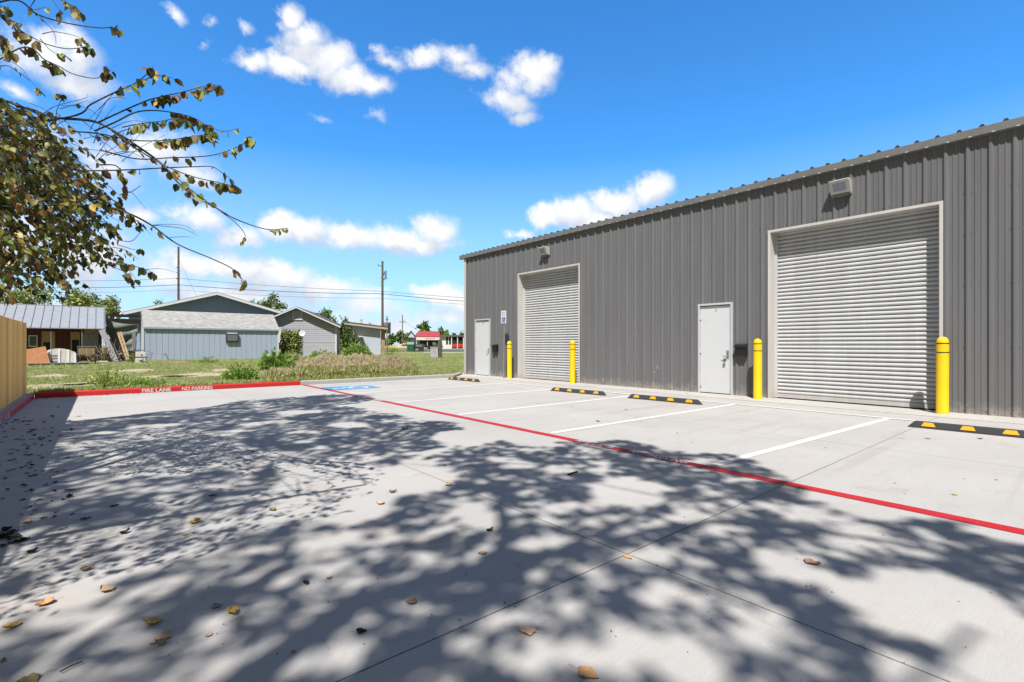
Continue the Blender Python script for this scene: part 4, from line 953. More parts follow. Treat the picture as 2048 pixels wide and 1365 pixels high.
q = gp(872, 712, GZ); b = MB(); b.tube([(0,0,0),(0,0,1.25)], .05, 8); b.tube([(0,-.09,1.35),(0,.02,1.35)], .20, 14)
tag(b.build('meter', mat('olive_meter', (.20,.22,.14), .6), loc=(q.x+.05, q.y+.5, GZ)), 'round olive meter on a stem behind the utility cabinet', 'meter')
b = MB(); b.tube([(-6,0,.0),(-3,0,.0),(0,0,.0),(4,0,0),(7,0,0)], [.15,.5,.6,.5,.1], 10)
q = dp(792, 0, 110); o = b.build('dry_bank', mat('dry_yellow_grass', (.50,.36,.13), .95, var=.4, vscale=2, bump=1, bscale=4), loc=(q.x, q.y, GZ+.5)); o.rotation_euler = (0, 0, -YAW); struct(o, 'stuff')
b = MB(); b.box(-6,4,-.05,.05,0,.4); q = dp(792, 0, 88); o = b.build('guard_rail', M_galv, loc=(q.x,q.y,GZ+.2)); o.rotation_euler = (0,0,-YAW); tag(o, 'low grey guard rail along the far road left of the dumpsters', 'guard rail')
#PART3
# ------------------------------------------------------------------ trees beyond the lawn
GREENS = [(.085,.14,.03),(.13,.19,.04),(.18,.24,.06),(.05,.09,.025),(.24,.27,.09)]
def lobes_points(n, lobes, shell=.55):
    w = np.array([l[3]*l[4]*l[5] for l in lobes]); idx = rng.choice(len(lobes), n, p=w / w.sum()); Lb = np.array(lobes)[idx]
    d = rdir(n); r = (shell + (1 - shell) * rng.random(n))[:, None]
    d[:, 2] = np.where(d[:, 2] < -.5, -d[:, 2], d[:, 2])
    return Lb[:, :3] + d * r * Lb[:, 3:6] * (1 + .18 * rng.standard_normal((n, 1))), d
def bg_tree(u, vt, wpx, d, label, name='broadleaf_tree', n=1500, cols=GREENS, w=(3,4,2,3,1), leaf=.30, group='trees beyond the sheds and houses', low=.30, lob=9, vbase=None):
    p = dp(u, vt, d); H = p.z - GZ; W = wpx * d / F / 2
    e = empty(name, (p.x, p.y, GZ), label, 'tree', group=group)
    zc = H * (low + (1 - low) * .5); hz = H * (1 - low) / 2
    lobes = []
    for k in range(lob):
        a = random.uniform(0, 2*math.pi); rr = W * random.uniform(.2, .68); zz = zc + hz * random.uniform(-.55, .62) * (1 - .3 * rr / W); s = W * random.uniform(.26, .42)
        lobes.append((rr*math.cos(a), rr*math.sin(a), min(zz, H - s*.7), s, s, min(s * .8, hz)))
    lobes.append((0, 0, H - hz*.55, W*.4, W*.4, hz*.55))
    b = MB(); b.tube([(0,0,0),(.05,0,zc*.6),(0,.05,zc)], [W*.09+.06, W*.07+.04, W*.03+.02], 8)
    for l in lobes[:6]: b.tube([(0,0,zc*.55), (l[0]*.5, l[1]*.5, (zc*.55+l[2])/2), l[:3]], [W*.04+.02, W*.025+.01, .01], 5)
    b.build('trunk', M_bark, e)
    pts, dr = lobes_points(n, lobes)
    nr = dr + .7 * rdir(n); nr[:, 2] += .5; ax = rdir(n); ax[:, 2] -= .3
    leaf_mesh('crown', pts, ax, nr, leaf * rng.uniform(.6, 1.4, n), pick(cols, w, n), M_bgleaf, e, width=.9, kind=1)
    return e
YG = [(.16,.21,.05),(.25,.29,.07),(.31,.33,.10),(.10,.14,.035),(.36,.34,.13)]
for u, vt, wp, d, n, lab, cs in ((-20,552,150,72,1600,'broad pale green tree at the far left edge above the metal roof',YG),(75,566,120,76,1800,'pale green tree behind the middle of the metal roof',YG),(150,574,110,70,1800,'yellowish green tree behind the metal roof, right of the middle',YG),
        (222,592,90,68,1600,'green tree ending beside the gap above the tarp',YG),(185,580,80,84,1000,'darker tree between the two pale ones behind the metal roof',GREENS)):
    bg_tree(u, vt, wp, d, lab, n=n, cols=cs, leaf=.34, low=.22)
for u, vt, wp, d, n, lab, lf in ((318,598,52,80,600,'small loose tree left of the first utility pole',.3),(546,587,72,72,1300,'dark green tree rising behind the hall and the grey house',.28),(505,598,40,78,500,'small tree just above the hall roof slope',.26),
        (652,617,64,66,1200,'rounded green tree behind the right roof slope of the grey house',.26),(610,622,36,74,400,'small crown peeping over the grey house ridge',.24),(690,635,40,70,600,'small green tree left of the flat roofed building',.24),(722,640,26,76,160,'thin bare-branched sapling above the flat roofed building',.2),
        (742,646,22,90,160,'tiny crown above the beige roof edge',.3)):
    bg_tree(u, vt, wp, d, lab, n=n, leaf=lf, cols=GREENS if u != 318 else GREENS[:3] + [(.12,.13,.09),(.07,.08,.05)])
for u, vt, wp, d, n, lab in ((850,642,34,195,1100,'tall round tree behind the red station roof'),(882,656,26,200,700,'second round tree right of the red station roof'),(893,660,18,190,400,'small tree between the station and the white building'),
        (783,668,30,180,500,'low tree left of the short far pole'),(800,662,34,185,700,'wide dark tree behind the short far pole'),(818,668,28,180,500,'low tree left of the station gable'),(908,667,22,200,350,'distant tree over the white building, left'),(924,664,30,205,450,'distant tree touching the warehouse corner'),(770,676,30,190,400,'low distant tree behind the pylon sign')):
    bg_tree(u, vt, wp, d, lab, n=n, leaf=.75, low=.12, group='distant trees behind the station')
# shrubs and vines near the houses: crown down to the ground
def shrub(u0, u1, vt, vb, d, label, name='shrub', n=900, cols=GREENS, leaf=.16, box=False, group=None, cat='shrub'):
    a, c = dp(u0, vb, d), dp(u1, vt, d); ctr = (a + c) / 2; W = (u1 - u0) * d / F / 2; z0 = max(GZ, a.z); H = c.z - GZ
    e = empty(name, (ctr.x, ctr.y, GZ), label, cat, rz=-YAW, group=group)
    if box: lobes = [(x*W*.75, 0, H*z, W*.36, .45, H*.2) for x in (-.8,-.4,0,.4,.8) for z in (.2,.45,.66,.8)]
    else: lobes = [(random.uniform(-.6,.6)*W, random.uniform(-.4,.4)*W, H*random.uniform(.15,.68), W*.36, W*.36, H*.26) for _ in range(12)]
    b = MB()
    for k in range(7): x = random.uniform(-.5,.5)*W; b.tube([(x*.4,0,0),(x*.8,random.uniform(-.2,.2),H*.4),(x*1.2,0,H*.75)], [.04,.025,.01], 5)
    b.build('stems', M_twig, e)
    pts, dr = lobes_points(n, lobes, .4); pts[:, 2] = np.clip(pts[:, 2], .02, None)
    nr = dr + .6 * rdir(n); nr[:, 2] += .4
    leaf_mesh('foliage', pts, rdir(n), nr, leaf * rng.uniform(.6, 1.5, n), pick(cols, (3,4,2,3,1), n), M_bgleaf, e, width=.8, kind=1)
    return e
shrub(560,606,661,712,46.5,'square trimmed hedge against the grey house beside the dish','trimmed_hedge',3200,[(.17,.21,.05),(.24,.27,.07),(.11,.15,.04),(.08,.11,.03),(.30,.30,.11)],.17,box=True)
shrub(677,704,637,704,50.5,'tall vine covered bush at the right corner of the grey house','tall_bush',2000)
shrub(696,722,655,704,53,'leafy bush between the grey house and flat roofed building','tall_bush',1300,[(.09,.14,.04),(.14,.19,.07),(.06,.09,.03),(.18,.22,.12),(.05,.08,.02)])
WG = [(.18,.32,.06),(.25,.40,.08),(.12,.21,.045),(.32,.44,.11),(.40,.41,.16)]
def weed(u0, u1, vt, vb, label, n=900, cols=WG, leaf=.13, lean=.5, name='weed_clump', d=None):
    q = gp((u0 + u1) / 2, vb, GZ) if d is None else dp((u0+u1)/2, vb, d); d = q.x*SY + q.y*CY; W = (u1 - u0) * d / F / 2; H = max(.25, HC - (vt - HY) * d / F - GZ)
    e = empty(name, (q.x, q.y, GZ), label, 'weeds', rz=-YAW, group='weed clumps on the rough ground')
    r = rng.random(n) ** .6; a = rng.uniform(0, 6.283, n); lump = .62 + .38 * np.sin(a * 3 + u0) * np.sin(r * 9 + vb); x = W * r * np.cos(a); y = min(W * .5, .9) * r * np.sin(a); hh = H * (1 - .6 * r ** 3) * lump * rng.uniform(.12, 1.05, n)
    pts = np.stack([x, y, hh], 1); ax = np.stack([np.cos(a) * .6, np.sin(a) * .6, rng.uniform(.2, 1.6, n)], 1) + .5 * rdir(n)
    b = MB()
    for k in range(26):
        aa = random.uniform(0, 6.28); rr = random.random() ** .5; b.tube([(W*rr*.5*math.cos(aa), W*.25*rr*math.sin(aa), 0), (W*rr*.8*math.cos(aa), W*.4*rr*math.sin(aa), H*(1-.6*rr*rr)*random.uniform(.6,1))], [.012,.004], 4, cap=False)
    b.build('stems', mat('weed_stem', (.13,.16,.05), .8) if not bpy.data.materials.get('weed_stem') else bpy.data.materials['weed_stem'], e)
    leaf_mesh('foliage', pts, ax, rdir(n) + np.array([0, 0, .8]), leaf * rng.uniform(.5, 1.5, n), pick(cols, (3,4,2,2,1), n), M_bgleaf, e, width=.42, kind=1)
    return e
weed(683,745,686,716,'bright green bushy weeds in front of the tall bush',2600,leaf=.22)
weed(516,586,702,748,'dark green weeds at the right end of the pale blue shed',2600,leaf=.17)
weed(560,600,700,738,'mid green weeds left of the dirt heap behind',1100,leaf=.15)
weed(610,676,698,724,'green weeds along the foot of the grey house',1500,leaf=.16)
weed(445,515,728,760,'low dark green weeds left of the dirt heap',1500,leaf=.10)
weed(178,258,724,775,'tall spindly yellow green weeds behind the red kerb',620,[(.34,.44,.10),(.42,.50,.12),(.26,.36,.08),(.46,.48,.18),(.20,.28,.06)],.075)
weed(240,330,756,773,'low broad leaved weeds touching the red kerb near the words',700,leaf=.07)
weed(120,150,690,712,'weeds growing at the foot of the shed clutter',200,leaf=.12); weed(255,290,700,726,'yellowish weeds in front of the white boxes',500,[(.22,.25,.05),(.16,.2,.04),(.12,.16,.03),(.25,.26,.1),(.1,.14,.03)],.10)
weed(640,705,740,757,'tufted olive weeds in front of the long dirt heap',1300,[(.30,.30,.10),(.38,.34,.14),(.22,.26,.07),(.50,.42,.22),(.18,.22,.06)],.10); weed(700,790,740,753,'olive weeds between the long and round dirt heaps',1500,[(.30,.30,.10),(.38,.34,.14),(.22,.26,.07),(.50,.42,.22),(.18,.22,.06)],.10)
weed(560,640,744,761,'olive weeds below the left end of the long dirt heap',1300,[(.30,.30,.10),(.38,.34,.14),(.22,.26,.07),(.50,.42,.22),(.18,.22,.06)],.10)
weed(760,800,690,706,'low green weeds at the foot of the tall utility pole',500,leaf=.2); weed(390,440,712,727,'small tuft in front of the pale blue shed, left part',400,leaf=.10)

# ------------------------------------------------------------------ dirt heaps
HEAPS = []
def heap(u, v, rx, ry, h, label, rz=0, seed=0, sharp=1.0):
    c = gp(u, v, GZ); HEAPS.append((c.x, c.y, rx, ry, h, -YAW + rz)); rs = np.random.default_rng(seed); ph = rs.uniform(0, 6.28, (10, 2)); fr = rs.uniform(1.5, 9, (10, 2)); b = MB(); n = 64
    for j in range(n + 1):
        for i in range(n + 1):
            x, y = (i/n*2-1), (j/n*2-1); r = math.hypot(x, y)
            z = max(0, 1 - r ** 1.6) ** sharp
            nz = sum(math.sin(x*fr[k,0] + ph[k,0]) * math.sin(y*fr[k,1] + ph[k,1]) for k in range(10)) / 10
            z = h * (z * (1 + .55 * nz) + .10 * z ** .3 * rs.standard_normal()) - .06
            b.v.append((x*rx, y*ry, z))
    for j in range(n):
        for i in range(n): k = j*(n+1)+i; b.f.append((k, k+1, k+n+2, k+n+1)); b.m.append(0)
    o = b.build('dirt_heap', M_dirt, smooth=False, loc=(c.x, c.y, GZ)); o.rotation_euler = (0, 0, -YAW + rz); tag(o, label, 'dirt heap', 'heaps of dug soil')
    return o
heap(662,738,2.9,2.2,.72,'long dirt heap with several humps behind the grey kerb', seed=2)
heap(722,735,2.2,2.0,.70,'right hump of the long dirt heap', seed=3)
heap(792,741,1.15,1.6,.66,'round dirt heap nearest the green lawn', seed=5)
heap(585,752,1.6,1.2,.34,'low crumbly dirt heap behind the end of the red kerb', seed=6)
heap(585,722,1.1,.9,.62,'small dirt heap in front of the grey house hedge', seed=8); heap(500,752,1.3,.9,.30,'flat reddish dirt heap left of the low one', seed=9)
heap(352,727,.9,.5,.25,'small reddish dirt heap in front of the pale blue shed', seed=10)

# ------------------------------------------------------------------ grass
def grass(name, n, region, hmin, hmax, cols, w, blade=.014, spread=.05, per=5):
    P_ = region(n); n = len(P_); k = n * per
    base = np.repeat(P_, per, 0); base[:, :2] += spread * rng.standard_normal((k, 2))
    ax = np.stack([rng.standard_normal(k) * .38, rng.standard_normal(k) * .38, np.ones(k)], 1)
    c = np.repeat(pick(cols, w, n, .22), per, 0)
    sz = rng.uniform(hmin, hmax, k)
    o = leaf_mesh(name, base, ax, rdir(k), sz, c, M_grass, width=.16, kind=1)
    return struct(o, 'stuff')
def heap_z(x, y):
    z = np.zeros_like(x)
    for cx, cy, rx, ry, h, rz in HEAPS:
        dx, dy = x - cx, y - cy; a = dx*math.cos(rz) + dy*math.sin(rz); b_ = -dx*math.sin(rz) + dy*math.cos(rz)
        r = np.hypot(a/rx, b_/ry); z = np.maximum(z, h * np.clip(1 - r**1.6, 0, 1) * .92)
    return z
def region(y0, y1, x0f, x1f, powr=1.5, keep=None):
    def f(n):
        t = rng.random(n) ** powr; y = y0 + (y1 - y0) * t; x = x0f * y - .6 + (x1f * y - x0f * y + 1.2) * rng.random(n)
        m = (y > KY + .17) | (x < -1.5); m &= ~((x > 10.6) & (y < 16.4 + (x - 10.6) * 1.08)) & ~((x > 12.1) & (y < 17.95))
        if keep is not None: m &= keep(x, y)
        x, y = x[m], y[m]; return np.stack([x, y, GZ + heap_z(x, y)], 1)
    return f
SOIL = []
M_soil = mat('bare_soil', (.50,.41,.29), .95, var=.4, vscale=7, bump=1, bscale=30, spec=.1)
for u, v, rx, ry in ((118,772,1.2,.9),(170,768,.7,.6),(410,750,1.3,1.5),(330,754,.8,.9),(470,741,1.2,1.7),(260,742,1.0,1.6),(100,752,.6,1.2)):
    c = gp(u, v, GZ); SOIL.append((c.x, c.y, rx, ry)); b = MB(); ph = random.uniform(0, 6)
    b.face([(rx*math.cos(a)*(1+.22*math.sin(a*3+ph)+.12*math.sin(a*7+ph)+.08*math.sin(a*13)), ry*math.sin(a)*(1+.22*math.sin(a*3+ph)+.12*math.sin(a*7+ph)), .004) for a in [2*math.pi*i/48 for i in range(48)]])
    struct(b.build('bare_soil', M_soil, loc=(c.x, c.y, GZ)))
def off_soil(x, y):
    m = np.ones(x.shape, bool)
    for cx, cy, rx, ry in SOIL: m &= (((x-cx)/rx)**2 + ((y-cy)/ry)**2 > 1) | (rng.random(len(x)) < .22)
    return m
GC = [(.24,.35,.09),(.32,.42,.12),(.42,.43,.18),(.58,.48,.30),(.15,.22,.06)]
def patch(x, y): return np.sin(x*.9+1.3*np.sin(y*.5)) + np.sin(y*1.1+x*.4) * .7 + .5*np.sin(x*2.3-y*1.7)
grass('grass', 26000, region(16.4, 34, -.11, .68, 1.5, lambda x, y: (rng.random(len(x)) < np.where(patch(x, y) > .55, .35, 1)) & off_soil(x, y)), .03, .085, GC, (3,3,2.4,1.8,2))
grass('grass', 9000, region(33, 62, -.11, .69, 1.2), .05, .12, GC, (3,4,2,.8,2))
grass('tall_grass', 4200, region(16.5, 24, .27, .52, 1.1, lambda x, y: (heap_z(x, y) < .16) | (rng.random(len(x)) < .10)), .08, .24, [(.30,.31,.10),(.38,.34,.14),(.52,.43,.24),(.24,.29,.08),(.18,.24,.06)], (3,3,2,3,2))
grass('kerb_edge_grass', 2600, lambda n: np.stack([rng.uniform(-1.2, 10.5, n), KY + .17 + np.abs(rng.normal(0, .10, n)), np.full(n, GZ)], 1), .05, .16, GC, (3,3,2,2,2))
#PART4
# ------------------------------------------------------------------ near tree whose branches hang into the picture
LC = [(.12,.16,.035),(.25,.26,.055),(.27,.20,.05),(.22,.12,.04),(.05,.07,.025),(.46,.34,.08),(.13,.075,.035)]
LW = (4,5,3.4,2.0,2.6,1.2,1.2)
nt_ = empty('overhanging_tree', (-3.5, 3.0, GZ), 'tree with drooping yellow and brown leaved branches hanging into the upper left', 'tree')
O_ = Vector((-3.5, 3.0, GZ))
hubs = [dp(-90,40,4.3), dp(-70,170,4.3), dp(-60,260,4.3), dp(-60,380,4.5), dp(-60,480,4.6)]
tk = MB(); tk.tube([p - O_ for p in (Vector((-3.5,3.0,GZ)), Vector((-3.45,3.05,1.2)), Vector((-3.3,3.15,2.2)), Vector((-3.2,3.1,3.6)), Vector((-3.3,2.9,5.0)))], [.17,.14,.12,.09,.04], 14); tk.build('trunk', M_bark, nt_, smooth=True)
br = MB()
fork = Vector((-3.3, 3.15, 2.1))
for h in hubs:
    mid = (fork + h) / 2 + Vector((0, 0, .35)); br.tube([p - O_ for p in (fork, mid, h)], [.07,.05,.028], 8)
LP, LA, LN, LS = [], [], [], []
def leaf_at(p, tdir, size=.075, droop=.8):
    a = tdir * random.uniform(.1, .6) + Vector((random.gauss(0,.35), random.gauss(0,.35), -droop + random.gauss(0,.3)))
    a.normalize(); LP.append(p); LA.append(a); LN.append(rdir(1)[0] + np.array([0,0,.5])); LS.append(size * .92 * random.uniform(.5, 1.15))
def spline(pts, n=6):
    P_ = [Vector(p) for p in pts]; out = []
    P_ = [P_[0]*2 - P_[1]] + P_ + [P_[-1]*2 - P_[-2]]
    for i in range(1, len(P_) - 2):
        for k in range(n):
            t = k / n; a, b, c, d = P_[i-1], P_[i], P_[i+1], P_[i+2]
            out.append(.5 * ((2*b) + (c-a)*t + (2*a-5*b+4*c-d)*t*t + (3*b-a-3*c+d)*t**3))
    out.append(P_[-2]); return out
def branch(pts, d0, d1, r0, r1, lv=(), hub=None):
    n = len(pts); W = [dp(u, v, d0 + (d1 - d0) * i / (n - 1)) for i, (u, v) in enumerate(pts)]
    if hub is not None: W = [hubs[hub]] + W
    S = spline(W); br.tube([p - O_ for p in S], [r0 + (r1 - r0) * i / (len(S) - 1) for i in range(len(S))], 6)
    for t0, t1, k, sz in lv:
        k = int(k * 1.4)
        for j in range(k):
            t = (t0 + (t1 - t0) * (j + random.random()*.6) / k) * (len(S) - 1); i = min(int(t), len(S) - 2)
            p = S[i].lerp(S[i+1], t - i); leaf_at(p + Vector((random.gauss(0,.006), random.gauss(0,.012), -.004)), (S[i+1] - S[i]).normalized(), sz)
    return S
branch([(0,206),(45,215),(109,235),(182,242),(224,260),(272,291),(318,324),(345,354),(381,388),(430,415),(472,439),(533,459),(575,457)],4.1,3.3,.013,.0025,((.42,.60,5,.075),(.64,.72,4,.08),(.93,1,5,.06)),2)
branch([(224,262),(281,303),(333,333),(387,354),(439,366),(474,374)],3.6,3.3,.006,.002,((.45,.8,7,.08),(.78,1,17,.085)))
branch([(318,324),(372,372),(420,408),(470,445),(490,470),(484,485)],3.45,3.3,.004,.002,((.15,.4,6,.09),(.85,1,4,.05)))
branch([(136,235),(182,209),(230,185),(272,166),(297,145),(305,135)],3.7,3.3,.007,.002,((.5,.75,5,.095),(.88,1,8,.08)),2)
branch([(290,160),(310,152),(325,152),(345,157)],3.32,3.3,.003,.0015,((.2,1,7,.08),))
branch([(197,245),(242,224),(291,203),(321,194),(363,185),(424,170),(442,179)],3.65,3.25,.006,.0015,((.2,.4,2,.06),(.42,.98,26,.085)))
branch([(190,262),(230,245),(272,225),(318,222),(378,233),(424,256),(450,263),(478,257)],3.7,3.3,.006,.0015,((.5,.72,15,.085),(.85,1,3,.06)))
branch([(245,255),(280,248),(320,243),(360,238),(392,250)],3.6,3.35,.004,.0015,((.1,.95,18,.09),))
branch([(145,263),(200,268),(266,281),(333,281),(393,272),(435,266)],3.8,3.3,.006,.0015,((.55,1,32,.085),(.2,.4,5,.07)))
branch([(200,300),(272,318),(340,316),(409,313),(454,303),(499,281),(497,275)],3.7,3.3,.005,.0015,((.62,.78,7,.075),(.85,1,7,.07),(.3,.45,4,.07)))
branch([(150,340),(182,342),(260,340),(333,336),(390,334),(424,334),(450,350),(466,362)],3.8,3.35,.006,.0015,((.1,.35,5,.08),(.7,.85,2,.08),(.92,1,3,.06)))
branch([(160,395),(212,412),(257,427),(303,451),(354,488),(424,518),(466,539),(490,566)],4.0,3.3,.010,.0022,((.12,.32,9,.085),(.5,.56,2,.08),(.86,.92,3,.07),(.97,1,4,.07)),3)
branch([(200,330),(232,332),(245,352),(255,385),(282,372)],3.8,3.5,.005,.002,((.3,.7,6,.08),))
branch([(210,515),(248,527),(290,539),(309,548)],3.9,3.6,.004,.0015,((.2,1,9,.075),)); branch([(215,530),(250,545),(262,562)],3.9,3.6,.003,.0015,((.5,1,4,.08),))
branch([(306,451),(363,457),(396,472)],3.5,3.35,.003,.001); branch([(340,475),(372,474),(386,476)],3.5,3.35,.0025,.001); branch([(303,451),(330,449),(370,452),(392,466)],3.5,3.35,.0025,.001)
branch([(230,480),(262,483),(280,466),(285,462)],3.8,3.6,.003,.0012,()); branch([(225,495),(250,500),(275,518)],3.8,3.6,.003,.0012,((.3,1,3,.05),)); branch([(235,490),(270,500),(282,497)],3.8,3.6,.003,.001,((.8,1,3,.055),))
branch([(280,540),(320,538),(350,545)],3.7,3.6,.002,.001); branch([(240,390),(262,385),(293,420)],3.7,3.5,.003,.001)
branch([(21,0),(76,30),(136,47),(197,56),(227,55),(240,62)],3.7,3.2,.007,.0015,((.85,1,9,.07),(.3,.36,2,.05)),0)
branch([(76,30),(100,55),(110,70),(112,90)],3.4,3.3,.003,.001)
branch([(0,30),(39,60),(70,78),(100,91),(136,98),(172,95),(182,98)],3.7,3.2,.006,.0015,((.2,.5,5,.11),(.8,1,9,.075)),0)
branch([(85,68),(110,64),(150,72),(165,80)],3.4,3.3,.003,.001,((.8,1,4,.07),)); branch([(80,78),(105,104),(133,112)],3.4,3.3,.0025,.001,((.8,1,4,.06),))
branch([(39,97),(91,121),(120,134),(145,148),(188,157),(212,148),(222,140)],3.5,3.2,.005,.0015,((.05,.5,12,.10),(.85,1,6,.07)),1)
branch([(0,133),(36,145),(60,162),(79,182)],3.6,3.3,.004,.001,((.4,.5,2,.06),(.9,1,6,.06)),1); branch([(0,110),(40,135),(60,160)],3.6,3.3,.003,.001)
branch([(121,0),(145,12),(163,27)],3.3,3.2,.003,.001,((0,1,9,.075),)); branch([(105,0),(118,20),(122,38)],3.4,3.3,.003,.001,((.5,1,6,.065),)); branch([(70,0),(60,20),(95,14)],3.5,3.4,.003,.001,((.3,1,4,.05),))
branch([(0,70),(15,95),(40,125)],3.5,3.3,.004,.001,((.1,.8,10,.11),),0); branch([(0,12),(20,18)],3.5,3.3,.003,.001,((.2,1,5,.06),)); branch([(-10,20),(20,40),(45,50)],3.5,3.3,.004,.002,((.4,1,6,.09),),0)
branch([(110,262),(113,225),(122,200),(120,188)],3.7,3.5,.003,.001,((.8,1,6,.06),)); branch([(80,240),(105,215),(170,197),(175,190)],3.7,3.5,.0025,.001); branch([(180,260),(212,205),(225,190),(172,245)],3.7,3.5,.0025,.001)
for k in range(46):                        # bare thin twigs crossing the open part
    u, v = random.uniform(20, 250), random.uniform(205, 330); a = random.uniform(-1.3, .9); l = random.uniform(40, 110)
    branch([(u, v), (u + l*.5*math.cos(a), v + l*.5*math.sin(a) + random.uniform(-8, 8)), (u + l*math.cos(a+.2), v + l*math.sin(a+.2))], random.uniform(3.5,4.3), random.uniform(3.4,4.2), .0028, .0010, ((.5,1,random.choice((0,0,1,3)),.065),) )
mass = np.array([(-160,170),(-40,178),(0,195),(60,238),(120,262),(165,300),(190,330),(222,365),(235,410),(248,455),(245,505),(232,545),(205,562),(185,585),(160,575),(110,596),(60,590),(20,600),(-30,605),(-160,600)], float)
def inpoly(P_, x, y):
    x = np.asarray(x, float); y = np.asarray(y, float); r = np.zeros(x.shape, bool); n = len(P_); j = n - 1
    for i in range(n):
        xi, yi, xj, yj = P_[i][0], P_[i][1], P_[j][0], P_[j][1]
        c = ((yi > y) != (yj > y)) & (x < (xj - xi) * (y - yi) / (yj - yi + 1e-12) + xi); r ^= c; j = i
    return r
cnt = 0
while cnt < 560:
    u, v = random.uniform(-150, 245), random.uniform(175, 585)
    if not bool(inpoly(mass, [u], [v])[0]): continue
    cnt += 1
    d = random.uniform(3.5, 5.0); st_ = dp(u - 60, v - 45, d); dirr = Vector((.62 + random.gauss(0,.25), random.gauss(0,.35), -.35 + random.gauss(0,.3))).normalized(); ln = random.uniform(.25, .55)
    p1_, p2_ = st_ + dirr * ln * .5, st_ + dirr * ln + Vector((0, 0, -.10))
    pe = to_px(*p2_)
    if not bool(inpoly(mass, [pe[0]], [pe[1]])[0]) and random.random() < .8: continue
    S = spline([st_, p1_, p2_], 4); br.tube([p - O_ for p in S], [.0042 - .003 * i / (len(S)-1) for i in range(len(S))], 4, cap=False)
    for j in range(random.randint(9, 15)):
        t = random.uniform(.2, 1) * (len(S)-1); i = min(int(t), len(S)-2); p = S[i].lerp(S[i+1], t-i)
        leaf_at(p + Vector((random.gauss(0,.02), random.gauss(0,.03), random.gauss(-.01,.015))), dirr, .068)
PS = [(-200,1130),(0,1085),(120,1040),(300,1005),(430,960),(560,912),(700,922),(735,948),(715,985),(660,1030),(560,1055),(400,1100),(200,1150),(0,1230),(-200,1280)]
SXl, SYl = SUN.x / -SUN.z, SUN.y / -SUN.z
kk = 0
limb = spline([Vector((-3.3,3.15,2.6)), Vector((-2.4,3.0,3.5)), Vector((-1.3,2.75,3.9)), Vector((-.2,2.6,4.0))], 6); br.tube([p - O_ for p in limb], [.05 - .0018 * i for i in range(len(limb))], 7)
while kk < 210:
    u, v = random.uniform(-200, 740), random.uniform(905, 1280)
    if not bool(inpoly(PS, [u], [v])[0]): continue
    kk += 1; q = gp(u, v); d = q.x*SY + q.y*CY; z = .9 + .5 * d + random.uniform(.35, .9); c = Vector((q.x - SXl*z, q.y - SYl*z, z))
    dirr = Vector((.7 + random.gauss(0,.3), random.gauss(0,.5), -.1 + random.gauss(0,.15))).normalized(); ln = random.uniform(.12, .26)
    br.tube([c - dirr*ln - O_, c + dirr*ln - O_], [.004, .0015], 4, cap=False)
    if random.random() < .25:
        s_ = min(limb, key=lambda p: (p - c).length); br.tube([s_ - O_, (s_ + c)/2 + Vector((0,0,.1)) - O_, c - dirr*ln - O_], [.008,.005,.003], 4, cap=False)
    for j in range(random.randint(5, 10)):
        t = random.uniform(-1, 1); leaf_at(c + dirr*ln*t + Vector((random.gauss(0,.03), random.gauss(0,.03), random.gauss(0,.02))), dirr, .08)
br.build('branches', M_twig, nt_, smooth=True)
LPn = np.array([tuple(p - O_) for p in LP]); n = len(LPn)
lc = pick(LC, LW, n, .25)
leaf_mesh('leaves', LPn, np.array([tuple(a) for a in LA]), np.array(LN), np.array(LS), lc, M_leaf, nt_, width=.72)

# ------------------------------------------------------------------ tall shade tree behind the camera's left shoulder; its crown throws the soft dappled shade
PA = [(-400,900),(0,868),(60,842),(150,843),(300,826),(420,815),(500,798),(640,788),(740,790),(745,800),(690,812),(780,828),(850,842),(905,845),(925,860),(872,862),(860,880),(893,893),(830,905),(800,928),(730,938),(690,925),(620,922),(565,930),(555,960),(520,1005),(480,1042),(430,1070),(370,1098),(300,1118),(220,1130),(140,1150),(60,1178),(0,1200),(-400,1250)]
PB = [(-400,1310),(0,1255),(90,1222),(200,1180),(270,1152),(350,1125),(430,1092),(480,1066),(560,1040),(640,1052),(720,1045),(780,1030),(800,1000),(838,985),(885,985),(925,960),(900,935),(862,915),(905,897),(960,892),(1000,882),(1040,893),(1090,898),(1120,883),(1190,886),(1250,880),(1330,900),(1400,912),(1450,905),(1520,925),(1580,965),(1620,1000),(1700,1030),(1800,1045),(1900,1038),(1950,1070),(2048,1092),(2300,1150),(2300,1330),(2048,1222),(1960,1172),(1870,1132),(1800,1138),(1730,1128),(1700,1150),(1640,1128),(1580,1102),(1500,1092),(1488,1112),(1520,1140),(1560,1165),(1640,1178),(1700,1205),(1715,1250),(1800,1268),(1852,1290),(1830,1312),(1760,1298),(1690,1290),(1750,1330),(1800,1372),(1850,1600),(1500,2600),(-2500,2600),(-2500,1500)]
H1 = [(870,1142),(920,1108),(960,1088),(1000,1070),(1014,1083),(992,1112),(935,1132),(880,1145)]
